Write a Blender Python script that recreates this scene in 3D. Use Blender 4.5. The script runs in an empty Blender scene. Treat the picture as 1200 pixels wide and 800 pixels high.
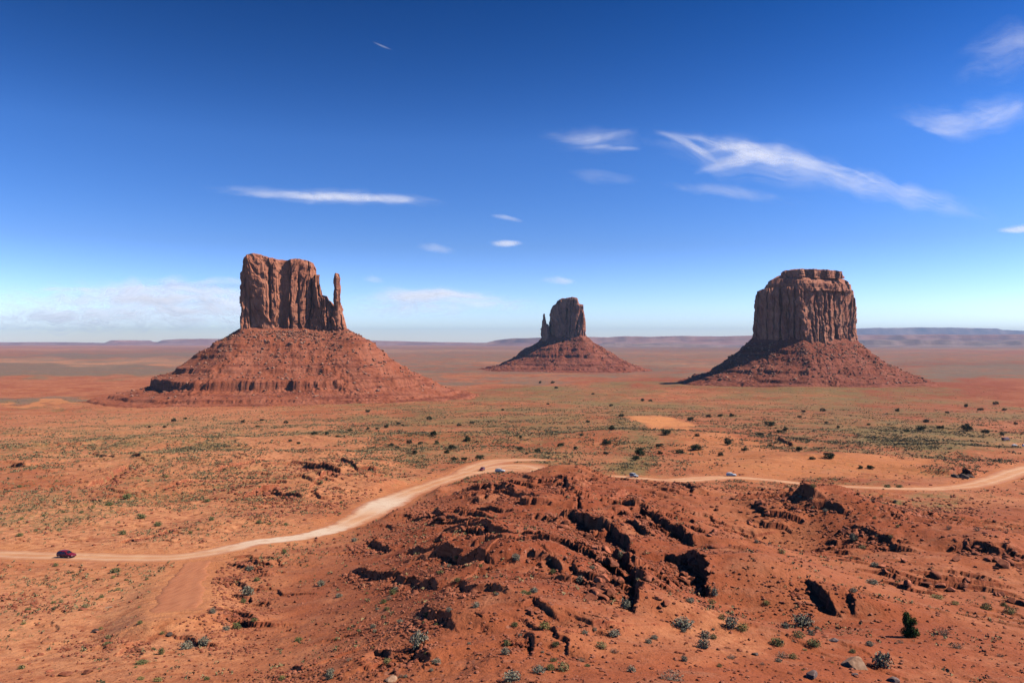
import bpy, bmesh, math, random
import numpy as np
from mathutils import Vector, Matrix

R = math.radians
rng = np.random.default_rng(7)
random.seed(7)
scene = bpy.context.scene
COL = scene.collection

# ------------------------------------------------------------------ camera, sky, sun, exposure
F = 942.0                    # focal length in pixels of the 1200 px wide photograph
CAMZ = 140.0
SUN_AZ, SUN_EL = R(91), R(43)       # azimuth clockwise from the view direction (+Y)

cam_d = bpy.data.cameras.new('camera')
cam = bpy.data.objects.new('camera', cam_d)
COL.objects.link(cam)
cam.location = (0, 0, CAMZ)
cam.rotation_euler = (R(90), 0, 0)
cam_d.sensor_width = 36
cam_d.lens = 36 * F / 1200
cam_d.clip_start = 1.0
cam_d.clip_end = 600000
scene.camera = cam

world = bpy.data.worlds.new('World')
scene.world = world
world.use_nodes = True
wn, wl = world.node_tree.nodes, world.node_tree.links
wn.clear()
w_out = wn.new('ShaderNodeOutputWorld')
w_bg = wn.new('ShaderNodeBackground')
w_bg.inputs['Strength'].default_value = 0.12
sky = wn.new('ShaderNodeTexSky')
sky.sky_type = 'NISHITA'
sky.sun_disc = False
sky.sun_elevation = SUN_EL
sky.sun_rotation = SUN_AZ
sky.altitude = 1700
sky.air_density = 1.0
sky.dust_density = 0.35
sky.ozone_density = 2.2
w_hs = wn.new('ShaderNodeHueSaturation')
w_hs.inputs['Saturation'].default_value = 1.22
w_gm = wn.new('ShaderNodeGamma')
w_gm.inputs['Gamma'].default_value = 2.1
w_sc = wn.new('ShaderNodeVectorMath')
w_sc.operation = 'SCALE'
w_sc.inputs['Scale'].default_value = 0.68
wl.new(sky.outputs[0], w_hs.inputs['Color'])
wl.new(w_hs.outputs[0], w_sc.inputs[0])
wl.new(w_sc.outputs[0], w_gm.inputs['Color'])
w_mx = wn.new('ShaderNodeMix')
w_mx.data_type = 'RGBA'
w_mx.blend_type = 'MULTIPLY'
w_mx.inputs[0].default_value = 1.0
w_tc = wn.new('ShaderNodeTexCoord')
w_sp = wn.new('ShaderNodeSeparateXYZ')
wl.new(w_tc.outputs['Generated'], w_sp.inputs[0])
w_rp = wn.new('ShaderNodeValToRGB')
cr = w_rp.color_ramp
for q, (e, c) in enumerate([(0.0, (0.40, 0.38, 0.58)), (0.116, (0.60, 0.365, 0.35)), (0.237, (0.90, 0.555, 0.43)), (0.39, (0.16, 0.40, 0.34)), (1.0, (0.14, 0.36, 0.34))]):
    el = cr.elements[0] if q == 0 else (cr.elements[len(cr.elements) - 1] if q == 4 else cr.elements.new(e))
    el.color = c + (1,)
wl.new(w_sp.outputs['Z'], w_rp.inputs[0])
wl.new(w_rp.outputs[0], w_mx.inputs[7])
wl.new(w_gm.outputs[0], w_mx.inputs[6])
wl.new(w_mx.outputs[2], w_bg.inputs['Color'])
wl.new(w_bg.outputs[0], w_out.inputs['Surface'])

sun_d = bpy.data.lights.new('sun', 'SUN')
sun_d.energy = 5.0
sun_d.angle = R(0.53)
sun_d.color = (1.0, 0.935, 0.82)
sun = bpy.data.objects.new('sun', sun_d)
COL.objects.link(sun)
SDIR = Vector((math.sin(SUN_AZ) * math.cos(SUN_EL), math.cos(SUN_AZ) * math.cos(SUN_EL), math.sin(SUN_EL)))
sun.rotation_euler = SDIR.to_track_quat('Z', 'Y').to_euler()
sun.location = (300, 0, 600)

scene.view_settings.view_transform = 'Standard'
scene.view_settings.look = 'None'
scene.view_settings.exposure = 0.12
scene.view_settings.gamma = 1.0
scene.cycles.use_denoising = True
scene.cycles.max_bounces = 5
scene.cycles.diffuse_bounces = 0
scene.cycles.volume_bounces = 0
scene.cycles.transparent_max_bounces = 16

# ------------------------------------------------------------------ numpy noise
_perm = np.random.default_rng(11).permutation(256).astype(np.int32)
_perm = np.concatenate([_perm, _perm])
_ga = np.random.default_rng(12).random(256) * 2 * np.pi
_gx, _gy = np.cos(_ga).astype(np.float32), np.sin(_ga).astype(np.float32)


def pn(x, y, seed=0):
    x = np.asarray(x, np.float64) + seed * 17.31
    y = np.asarray(y, np.float64) + seed * 9.77
    x0f, y0f = np.floor(x), np.floor(y)
    xi, yi = x0f.astype(np.int64) & 255, y0f.astype(np.int64) & 255
    fx, fy = (x - x0f).astype(np.float32), (y - y0f).astype(np.float32)
    u, v = fx * fx * fx * (fx * (fx * 6 - 15) + 10), fy * fy * fy * (fy * (fy * 6 - 15) + 10)

    def g(ix, iy, dx, dy):
        h = _perm[_perm[ix & 255] + (iy & 255)]
        return _gx[h] * dx + _gy[h] * dy
    a, b = g(xi, yi, fx, fy), g(xi + 1, yi, fx - 1, fy)
    c, d = g(xi, yi + 1, fx, fy - 1), g(xi + 1, yi + 1, fx - 1, fy - 1)
    return ((a + u * (b - a)) + v * ((c + u * (d - c)) - (a + u * (b - a)))) * 1.5


def fbm(x, y, seed=0, octs=4, gain=0.5):
    s, a, f = 0.0, 1.0, 1.0
    for i in range(octs):
        s = s + a * pn(x * f, y * f, seed + i * 3)
        a *= gain
        f *= 2.03
    return s


def sstep(a, b, x):
    t = np.clip((x - a) / (b - a), 0, 1)
    return t * t * (3 - 2 * t)


# ------------------------------------------------------------------ terrain as a height function
_dr = np.array([0, 4, 20, 50, 75, 120, 184, 280, 370, 500, 800, 1200, 1740, 3000, 6000, 100000], float)
_dd = np.array([1.7, 4, 14, 23.5, 31, 39, 48.5, 56, 61.5, 69, 86, 104, 122, 130, 133, 135], float)


def _pchip(x, y):
    h = np.diff(x); d = np.diff(y) / h
    m = np.zeros_like(y)
    m[1:-1] = 2 / (1 / np.maximum(d[1:], 1e-9) + 1 / np.maximum(d[:-1], 1e-9))
    m[0], m[-1] = d[0], d[-1]
    return m


_lr = np.log(_dr + 30)
_dm = _pchip(_lr, _dd)


def drop0(r):
    q = np.log(np.asarray(r, float) + 30)
    i = np.clip(np.searchsorted(_lr, q) - 1, 0, len(_lr) - 2)
    h = _lr[i + 1] - _lr[i]
    t = np.clip((q - _lr[i]) / h, 0, 1)
    return ((2 * t**3 - 3 * t**2 + 1) * _dd[i] + (t**3 - 2 * t**2 + t) * h * _dm[i]
            + (-2 * t**3 + 3 * t**2) * _dd[i + 1] + (t**3 - t**2) * h * _dm[i + 1])


# hills and hollows: X, Y, sx, sy, rotation, height
HILLS = [
    (34, 270, 36, 46, 0.10, 5.6), (8, 205, 34, 42, 0.0, 2.5), (30, 170, 26, 30, 0.2, 1.2), (1, 125, 14, 36, 0.15, 5.0), (8, 205, 17, 30, 0.1, 2.2),
    (-36, 125, 20, 32, 0.15, -3.0), (-4, 92, 9, 8, 0.3, 2.6), (44, 134, 9, 14, -0.3, 3.2), (34, 112, 8, 9, 0.2, -2.6), (74, 206, 12, 18, 0.2, -3.6), (52, 175, 8, 22, -0.3, 2.6), (16, 232, 9, 12, 0.2, 2.2), (-9, 268, 8, 10, 0.1, 2.4), (20, 150, 7, 16, 0.2, -2.0), (120, 200, 9, 12, 0.2, 3.0), (-20, 205, 7, 10, 0.3, 2.0),
    (96, 242, 15, 17, 0.2, 7.5), (100, 190, 26, 17, 0.3, 2.5), (66, 200, 10, 26, -0.35, -2.4),
    (-43, 238, 9, 6, 0, 2.8), (-34, 300, 10, 7, 0.3, 3.2), (-82, 236, 9, 6, 0.4, 2.2), (23, 342, 12, 10, 0, 5.0),
    (150, 215, 14, 10, 0, 3.0), (140, 260, 16, 8, 0, 2.0),
    (-25, 165, 20, 20, 0.5, 1.8), (38, 90, 22, 12, 0, 0.8), (62, 78, 14, 10, 0.2, 1.0),
    (-140, 330, 40, 14, 0.2, 3.0), (-70, 330, 30, 12, 0.1, 2.5), (-170, 480, 60, 25, 0.1, 4.0),
    (125, 640, 60, 45, 0.2, 7.0), (330, 560, 60, 30, 0.1, 5.0), (200, 470, 60, 25, -0.1, 3.5),
    (-260, 620, 120, 30, 0.1, 5.0), (60, 520, 40, 40, 0, -2.0), (819, 2200, 420, 360, 0, 15.0), (-471, 1700, 420, 200, 0, 3.0), (-50, 620, 80, 30, 0.1, 3.0),
]


def base_smooth(x, y):
    return CAMZ - drop0(np.hypot(x, y))


def hills(x, y):
    h = 0.0
    for (cx, cy, sx, sy, ro, a) in HILLS:
        c, s = math.cos(ro), math.sin(ro)
        dx, dy = x - cx, y - cy
        u, v = (dx * c + dy * s) / sx, (-dx * s + dy * c) / sy
        h = h + a * np.exp(-0.5 * np.minimum(u * u + v * v, 60))
    return h


def march(px, py, hf):
    px, py = np.atleast_1d(np.asarray(px, float)), np.atleast_1d(np.asarray(py, float))
    kx, kz = ((px - 600) / F)[:, None], ((400 - py) / F)[:, None]
    yn = 0.55 * np.interp(-kz[:, 0], _kk[::-1], _ky[::-1])
    q = np.concatenate([np.geomspace(1.0, 4.0, 700), [8.0, 30.0]])
    Y = np.clip(yn[:, None] * q[None, :], 20, 60000)
    g = CAMZ + kz * Y - hf((kx * Y).ravel(), Y.ravel()).reshape(Y.shape)
    k = np.maximum(np.argmax(g < 0, axis=1), 1)
    i = np.arange(len(px))
    a, b, ga, gb = Y[i, k - 1], Y[i, k], g[i, k - 1], g[i, k]
    yy = a + (b - a) * np.where(np.abs(ga - gb) > 1e-9, ga / (ga - gb + 1e-12), 0.5)
    yy = np.where(ga < 0, a, yy)
    return np.stack([kx[:, 0] * yy, yy, CAMZ + kz[:, 0] * yy], -1)


_ky = np.geomspace(15, 60000, 3000)
_kk = drop0(_ky) / _ky


def h_soft(x, y):
    return base_smooth(x, y) + hills(x, y)


# roads: pixel centre lines over the bare profile, half widths in metres
def path(pts):
    w = march([p[0] for p in pts], [p[1] for p in pts], base_smooth)[:, :2]
    hw = np.array([p[2] for p in pts], float)
    # resample smoothly (Catmull-Rom)
    P = np.vstack([2 * w[0] - w[1], w, 2 * w[-1] - w[-2]])
    out, ow = [], []
    for i in range(len(w) - 1):
        n = max(2, int(np.hypot(*(w[i + 1] - w[i])) / 1.5))
        t = np.linspace(0, 1, n, endpoint=False)[:, None]
        p0, p1, p2, p3 = P[i], P[i + 1], P[i + 2], P[i + 3]
        out.append(0.5 * (2 * p1 + (p2 - p0) * t + (2 * p0 - 5 * p1 + 4 * p2 - p3) * t**2 + (3 * p1 - p0 - 3 * p2 + p3) * t**3))
        ow.append(hw[i] + (hw[i + 1] - hw[i]) * (3 * t[:, 0]**2 - 2 * t[:, 0]**3))
    out.append(w[-1:]); ow.append(hw[-1:])
    return np.vstack(out), np.concatenate(ow)


ROAD_PX = [(-170, 640, 5), (-60, 646, 5), (20, 649.5, 5), (78, 651, 5), (150, 653, 5), (210, 652, 5.5), (255, 645, 5), (300, 635, 5), (350, 629, 5),
           (395, 618, 5), (425, 605, 6), (450, 590, 8.5), (478, 577.5, 6.5), (510, 566, 6), (540, 556.5, 7), (562, 551.5, 12),
           (587, 548.5, 22), (606, 546.5, 18), (622, 549, 9), (650, 556, 5), (690, 558, 4.5), (718, 557.5, 4.5), (744, 559.5, 4.5), (775, 562, 5), (800, 562, 8), (830, 560, 9), (860, 559, 6),
           (900, 562, 5), (950, 567, 5), (1000, 570, 5), (1050, 572, 5), (1100, 572, 5.5), (1140, 568, 6), (1170, 560, 7), (1200, 550, 8), (1260, 538, 8), (1330, 530, 7)]
TRACK_PX = [(238, 652, 2.4), (227, 664, 2.8), (217, 684, 3.4), (210, 704, 3.6), (206, 722, 3)]
LOOP_PX = [(545, 552, 6), (566, 544, 8), (588, 539.5, 10), (612, 538.5, 8), (640, 539, 4)]
ROADS = [path(ROAD_PX), path(LOOP_PX), path(TRACK_PX)]


def road_sd(x, y, cut=False):
    """signed distance outside the road edges (negative on the road)"""
    d = np.full(np.shape(x), 1e6)
    for (P, W) in (ROADS[:2] + ROADS[3:] if cut else ROADS):
        k = slice(None, None, 3)
        Q, V = P[k], W[k]
        m = (x > Q[:, 0].min() - 40) & (x < Q[:, 0].max() + 40) & (y > Q[:, 1].min() - 40) & (y < Q[:, 1].max() + 40)
        if not np.any(m):
            continue
        xs, ys = x[m], y[m]
        best = np.full(xs.shape, 1e6)
        for j in range(0, len(Q) - 1):
            ax, ay = Q[j]; bx, by = Q[j + 1]
            mm = (xs > min(ax, bx) - 35) & (xs < max(ax, bx) + 35) & (ys > min(ay, by) - 35) & (ys < max(ay, by) + 35)
            if not np.any(mm):
                continue
            dx, dy = bx - ax, by - ay
            L2 = dx * dx + dy * dy + 1e-9
            t = np.clip(((xs[mm] - ax) * dx + (ys[mm] - ay) * dy) / L2, 0, 1)
            dd = np.hypot(xs[mm] - ax - t * dx, ys[mm] - ay - t * dy) - (V[j] + t * (V[j + 1] - V[j]))
            best[mm] = np.minimum(best[mm], dd)
        d[m] = np.minimum(d[m], best)
    return d


# ledges: pixel polylines (left to right; the high side lies beyond), height, tread length
LEDGES_PX = [
    ([(562, 573), (575, 571), (592, 578), (606, 583), (630, 590)], 1.6, 14),
    ([(508, 600), (522, 606), (532, 613)], 2.0, 6),
    ([(526, 619), (545, 623), (562, 628), (578, 634), (598, 638), (620, 642)], 2.3, 10),
    ([(432, 631), (444, 638), (455, 646)], 1.8, 7),
    ([(455, 653), (475, 650), (492, 650), (504, 652), (518, 655)], 1.7, 9),
    ([(510, 662), (530, 662), (552, 664), (576, 670)], 2.4, 9),
    ([(412, 671), (425, 675), (440, 684), (462, 682), (478, 688), (495, 692), (511, 696)], 1.5, 12),
    ([(600, 668), (620, 664), (640, 666), (655, 672)], 2.4, 8),
    ([(522, 694), (540, 690), (556, 700), (575, 697), (590, 703)], 2.0, 8),
    ([(496, 718), (508, 724), (522, 734), (533, 743)], 1.9, 9),
    ([(553, 742), (566, 734), (575, 742)], 1.6, 6),
    ([(652, 570), (664, 572), (668, 580)], 2.0, 6),
    ([(672, 594), (678, 586), (684, 596)], 1.8, 5),
    ([(716, 586), (728, 582), (736, 578)], 2.0, 6),
    ([(658, 602), (672, 605), (682, 614), (694, 622), (706, 626), (718, 630), (728, 640), (738, 652), (743, 664)], 3.4, 14),
    ([(738, 600), (752, 602), (766, 608), (776, 620), (786, 628), (800, 634), (812, 646)], 3.2, 14),
    ([(718, 668), (732, 676), (745, 690), (752, 700), (745, 722)], 3.6, 12),
    ([(783, 660), (800, 666), (815, 676), (828, 692), (826, 706)], 3.6, 12),
    ([(788, 566), (802, 572), (812, 580)], 1.8, 8),
    ([(926, 576), (938, 582), (948, 590), (962, 590)], 3.0, 10),
    ([(943, 598), (960, 594), (978, 596), (990, 604)], 2.6, 9),
    ([(946, 688), (954, 696), (968, 710), (982, 722)], 2.6, 8),
    ([(987, 714), (996, 712), (1006, 724)], 1.7, 5),
    ([(990, 620), (1008, 622), (1030, 630), (1056, 642)], 1.6, 9),
    ([(1110, 641), (1140, 640), (1170, 648), (1200, 650)], 2.0, 9),
    ([(690, 745), (708, 738), (722, 744)], 1.7, 6),
    ([(610, 716), (625, 712), (640, 722), (652, 730)], 1.7, 6),
    ([(668, 682), (690, 690), (705, 700)], 1.3, 6),
    ([(607, 752), (620, 758), (626, 772)], 1.8, 7),
    ([(432, 780), (444, 770), (452, 778)], 1.8, 6),
    ([(484, 760), (492, 770), (496, 786)], 1.8, 6),
    ([(284, 657), (300, 660), (322, 661)], 1.2, 6), ([(262, 676), (276, 680), (290, 690)], 1.4, 6),
    ([(240, 726), (262, 724), (280, 730), (298, 734)], 1.5, 7), ([(205, 742), (218, 734), (226, 726)], 1.2, 6),
    ([(140, 766), (152, 758), (164, 752)], 0.9, 6), ([(340, 780), (352, 786), (366, 784)], 1.3, 6),
    ([(110, 531), (120, 533), (134, 536)], 1.3, 12), ([(105, 567), (122, 563), (132, 557), (148, 550)], 1.6, 16),
    ([(140, 635), (160, 631), (180, 627), (208, 616)], 1.0, 12), ([(152, 536), (164, 538)], 1.5, 8),
    ([(185, 574), (208, 568), (230, 563)], 1.0, 12), ([(14, 545), (30, 546)], 1.8, 10),
    ([(286, 584), (305, 578), (325, 573)], 2.2, 14), ([(356, 547), (376, 549), (398, 552)], 2.4, 14),
    ([(364, 559), (384, 560), (400, 559)], 2.2, 12), ([(400, 543), (420, 551), (445, 551)], 1.4, 12),
    ([(320, 580), (335, 582), (352, 586)], 1.6, 10), ([(2, 510), (80, 509), (180, 508), (260, 508)], 1.6, 30),
    ([(910, 514), (920, 519), (930, 522)], 1.8, 14), ([(1112, 556), (1130, 553), (1142, 558)], 2.5, 10),
    ([(24, 523), (60, 521), (100, 520)], 1.2, 20), ([(250, 553), (280, 545), (310, 538)], 1.0, 16),
    ([(1066, 607), (1080, 603), (1100, 606)], 1.3, 9), ([(300, 545), (340, 541), (372, 545)], 1.0, 14),
]
LEDGES = []
for (pp, A, L) in LEDGES_PX:
    w = march([p[0] for p in pp], [p[1] for p in pp], h_soft)[:, :2]
    # drop points that jumped behind a crest
    keep = [0]
    for i in range(1, len(w)):
        if np.hypot(*(w[i] - w[keep[-1]])) < 90:
            keep.append(i)
    w = w[keep]
    A = A * float(np.interp(np.hypot(*w.mean(axis=0)), [60, 135, 250, 400], [0.45, 1.0, 1.1, 1.7]))
    if len(w) > 1:
        LEDGES.append((w, A, L))


def ledge_height(x, y, want_face=False):
    h = np.zeros(np.shape(x))
    face = np.zeros(np.shape(x))
    near = y < 1100
    if not np.any(near):
        return (h, face) if want_face else h
    jig = np.zeros(np.shape(x))
    jig[near] = (1.0 * pn(x[near] / 7.0, y[near] / 7.0, 31) + 0.35 * pn(x[near] / 2.3, y[near] / 2.3, 32)
                 + 0.22 * np.round(2 * pn(x[near] / 2.2, y[near] / 2.2, 33)))
    for (w, A, L) in LEDGES:
        mg = 3 * L + 10
        m = near & (x > w[:, 0].min() - mg) & (x < w[:, 0].max() + mg) & (y > w[:, 1].min() - mg) & (y < w[:, 1].max() + mg)
        if not np.any(m):
            continue
        xs, ys, jj = x[m], y[m], jig[m]
        seg = np.diff(w, axis=0)
        sl = np.hypot(seg[:, 0], seg[:, 1])
        cum = np.concatenate([[0], np.cumsum(sl)])
        bd = np.full(xs.shape, 1e9); bs = np.zeros(xs.shape); bt = np.zeros(xs.shape)
        for j in range(len(seg)):
            ux, uy = seg[j] / (sl[j] + 1e-9)
            ax, ay = w[j]
            al = (xs - ax) * ux + (ys - ay) * uy
            ac = np.clip(al, 0, sl[j])
            dx, dy = xs - ax - ac * ux, ys - ay - ac * uy
            d = np.hypot(dx, dy)
            s = -uy * (xs - ax) + ux * (ys - ay)
            b = d < bd
            bd[b] = d[b]; bs[b] = np.where(s[b] >= 0, d[b], -d[b]); bt[b] = (cum[j] + al[b])
        T = cum[-1]
        over = np.maximum(np.maximum(-bt, bt - T), 0)
        e = np.minimum(3.0, T * 0.3) + 1.0
        tw = sstep(-0.4, 1.0, np.minimum(bt, T - bt) / e + 0.2) * np.exp(-over / 3.5)
        sd = bs + jj
        st = sstep(-0.35, 0.35, sd)
        hv = 0.68 * A * tw * (0.95 + 0.35 * pn(bt / 9.0, bt * 0 + A * 3, 40)) * (
            st * np.exp(-np.maximum(sd, 0) / (1.5 * L)) - 0.22 * (1 - st) * np.exp(np.minimum(sd, 0) / (1.6 * A)))
        h[m] += hv
        if want_face:
            face[m] = np.maximum(face[m], tw * np.exp(-np.abs(sd + 1.5 * A) / (1.7 * A)))
    return (h, face) if want_face else h


def pxpy0(x, y):
    """azimuth and bare-profile depression of a ground point, as photograph pixels"""
    yy = np.maximum(y, 1.0)
    return 600 + F * x / yy, 400 + F * drop0(np.hypot(x, y)) / yy


def blob(px, py, cx, cy, rx, ry, soft=0.5):
    q = np.sqrt(((px - cx) / rx)**2 + ((py - cy) / ry)**2)
    return 1 - sstep(1 - soft, 1 + soft, q)


def ridge_mask(px, py):
    m = blob(px, py, 650, 655, 190, 90, 0.35)
    m = np.maximum(m, 0.8 * blob(px, py, 960, 620, 110, 50, 0.5))
    m = np.maximum(m, 0.7 * blob(px, py, 560, 770, 130, 50, 0.5))
    m = np.maximum(m, 0.5 * blob(px, py, 270, 700, 60, 50, 0.5))
    m = np.maximum(m, 0.6 * blob(px, py, 340, 565, 140, 28, 0.5))
    m = np.maximum(m, 0.55 * blob(px, py, 1120, 660, 110, 50, 0.5))
    m = np.maximum(m, 0.42 * blob(px, py, 180, 545, 260, 45, 0.5))
    return m


def H(x, y, full=False):
    x = np.asarray(x, float); y = np.asarray(y, float)
    r = np.hypot(x, y)
    h = base_smooth(x, y)
    hl = hills(x, y)
    px, py = pxpy0(x, y)
    rid = ridge_mask(px, py) * (y > 20)
    rsd = road_sd(x, y)
    wr = sstep(9.0, 0.5, rsd)
    led, face = ledge_height(x, y, True)
    wx, wy = x + 6 * pn(x / 30, y / 30, 5), y + 6 * pn(x / 30, y / 30, 6)
    nz = 1.5 * fbm(x / 75, y / 75, 1, 3) * np.clip(r / 150, 0.3, 1)
    nz = nz + 0.62 * fbm(wx / 22, wy / 22, 2, 3) * (0.5 + 0.8 * rid)
    nz = nz + np.where(r < 900, 0.16 * fbm(x / 5.0, y / 5.0, 3, 3) * (0.6 + 0.6 * rid), 0)
    far = np.clip((r - 500) / 1500, 0, 1)
    nz = nz + far * 3.5 * fbm(x / 420, y / 420, 4, 3)
    # little cuestas: broken saw-tooth steps that face left and near
    mid = (r < 1500) & (y > 20)
    saw = np.zeros(np.shape(x))
    if np.any(mid):
        xm, ym = x[mid], y[mid]
        per = 9.5
        u = (xm * 0.62 + ym * 0.78) / per + 0.9 * fbm(xm / 34, ym / 34, 21, 3) + 0.10 * fbm(xm / 3.5, ym / 3.5, 24, 2) + 0.035 * np.round(2.2 * pn(xm / 1.9, ym / 1.9, 25))
        fr = u - np.floor(u)
        amp = sstep(-0.12, 0.38, pn(xm / 21, ym / 21, 22) + 0.25 * pn(xm / 7, ym / 7, 23))
        tooth = sstep(0.0, 0.05, fr) * (1 - fr)
        saw[mid] = tooth * amp * (0.26 + 1.15 * rid[mid]) * np.clip(r[mid] / 100, 0.5, 1.3)
    # gullies
    gl = np.where(r < 700, -0.55 * np.clip(0.12 - np.abs(fbm(wx / 40, wy / 40, 8, 3)), 0, 0.12) / 0.12 * (0.25 + 0.75 * rid), 0)
    fine = np.where(r < 420, rid * 0.12 * np.abs(fbm(x / 1.6, y / 1.6, 9, 2)), 0)
    tot = h + (hl + led * 1.0 + nz + saw + gl + fine) * (1 - wr)
    # the bed of the road lies in a shallow cut
    tot = tot - 0.16 * sstep(0.3, -1.2, road_sd(x, y, True))
    if full:
        return tot, dict(px=px, py=py, rid=rid, rsd=rsd, face=face, saw=saw)
    return tot


def P(px, py, hf=None):
    return march(px, py, hf or H)


# ------------------------------------------------------------------ object helpers
def tag(o, label=None, cat=None, group=None, kind=None):
    if label: o['label'] = label
    if cat: o['category'] = cat
    if group: o['group'] = group
    if kind: o['kind'] = kind
    return o


def link(name, me, mat=None, parent=None, loc=None):
    o = bpy.data.objects.new(name, me)
    COL.objects.link(o)
    if mat is not None and me is not None and len(me.materials) == 0:
        for mm in (mat if isinstance(mat, (list, tuple)) else [mat]):
            me.materials.append(mm)
    if parent is not None: o.parent = parent
    if loc is not None: o.location = loc
    return o


def empty(name, loc=(0, 0, 0), rz=0, s=1.0):
    o = bpy.data.objects.new(name, None)
    o.empty_display_size = 0.3
    COL.objects.link(o)
    o.location = loc
    o.rotation_euler = (0, 0, rz)
    o.scale = (s, s, s)
    return o


def mesh_np(name, v, f, smooth=True, attrs=None):
    v = np.asarray(v, np.float32); f = np.asarray(f, np.int32)
    me = bpy.data.meshes.new(name)
    n, k = f.shape
    me.vertices.add(len(v)); me.vertices.foreach_set('co', v.ravel())
    me.loops.add(n * k); me.loops.foreach_set('vertex_index', f.ravel())
    me.polygons.add(n)
    me.polygons.foreach_set('loop_start', np.arange(0, n * k, k, dtype=np.int32))
    me.polygons.foreach_set('loop_total', np.full(n, k, np.int32))
    me.polygons.foreach_set('use_smooth', np.full(n, smooth, bool))
    me.update(calc_edges=True)
    for nm, dat in (attrs or {}).items():
        a = me.attributes.new(nm, 'FLOAT', 'POINT')
        a.data.foreach_set('value', np.asarray(dat, np.float32).ravel())
    return me


def grid_faces(nr, nc, wrap=False):
    i = np.arange(nr - 1)[:, None]
    j = np.arange(nc if wrap else nc - 1)[None, :]
    j2 = (j + 1) % nc
    a, b, c, d = i * nc + j, i * nc + j2, (i + 1) * nc + j2, (i + 1) * nc + j
    return np.stack([a, b, c, d], -1).reshape(-1, 4)


# ------------------------------------------------------------------ materials
def new_mat(name):
    m = bpy.data.materials.new(name)
    m.use_nodes = True
    nt = m.node_tree
    b = nt.nodes['Principled BSDF']
    return m, nt, b


def N(nt, kind, **kw):
    n = nt.nodes.new(kind)
    for k, v in kw.items():
        setattr(n, k, v)
    return n


def math_n(nt, op, a, b=None, c=None, clamp=False):
    n = N(nt, 'ShaderNodeMath', operation=op)
    n.use_clamp = clamp
    for i, v in enumerate((a, b, c)):
        if v is None: continue
        if isinstance(v, (int, float)): n.inputs[i].default_value = v
        else: nt.links.new(v, n.inputs[i])
    return n.outputs[0]


def mix_c(nt, fac, a, b, mode='MIX'):
    n = N(nt, 'ShaderNodeMix', data_type='RGBA', blend_type=mode)
    for s, v in ((n.inputs[0], fac), (n.inputs[6], a), (n.inputs[7], b)):
        if isinstance(v, (int, float)): s.default_value = v
        elif isinstance(v, tuple): s.default_value = v + (1,)
        else: nt.links.new(v, s)
    return n.outputs[2]


def noise(nt, vec, scale, detail=3, rough=0.55, dist=0.0):
    n = N(nt, 'ShaderNodeTexNoise')
    n.inputs['Scale'].default_value = scale
    n.inputs['Detail'].default_value = detail
    n.inputs['Roughness'].default_value = rough
    n.inputs['Distortion'].default_value = dist
    nt.links.new(vec, n.inputs['Vector'])
    return n.outputs['Fac']


def ramp(nt, fac, lo, hi):
    n = N(nt, 'ShaderNodeMapRange', interpolation_type='SMOOTHSTEP')
    n.inputs['From Min'].default_value = lo
    n.inputs['From Max'].default_value = hi
    nt.links.new(fac, n.inputs['Value'])
    return n.outputs['Result']


def attr(nt, name):
    return N(nt, 'ShaderNodeAttribute', attribute_name=name).outputs['Fac']


def scaled(nt, vec, sx, sy, sz):
    n = N(nt, 'ShaderNodeMapping')
    n.inputs['Scale'].default_value = (sx, sy, sz)
    nt.links.new(vec, n.inputs['Vector'])
    return n.outputs[0]


def bump(nt, b, height, strength, dist):
    n = N(nt, 'ShaderNodeBump')
    n.inputs['Strength'].default_value = strength
    n.inputs['Distance'].default_value = dist
    nt.links.new(height, n.inputs['Height'])
    nt.links.new(n.outputs[0], b.inputs['Normal'])


def rough_only(b, r=0.95, spec=0.15):
    b.inputs['Roughness'].default_value = r
    b.inputs['Specular IOR Level'].default_value = spec


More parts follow.
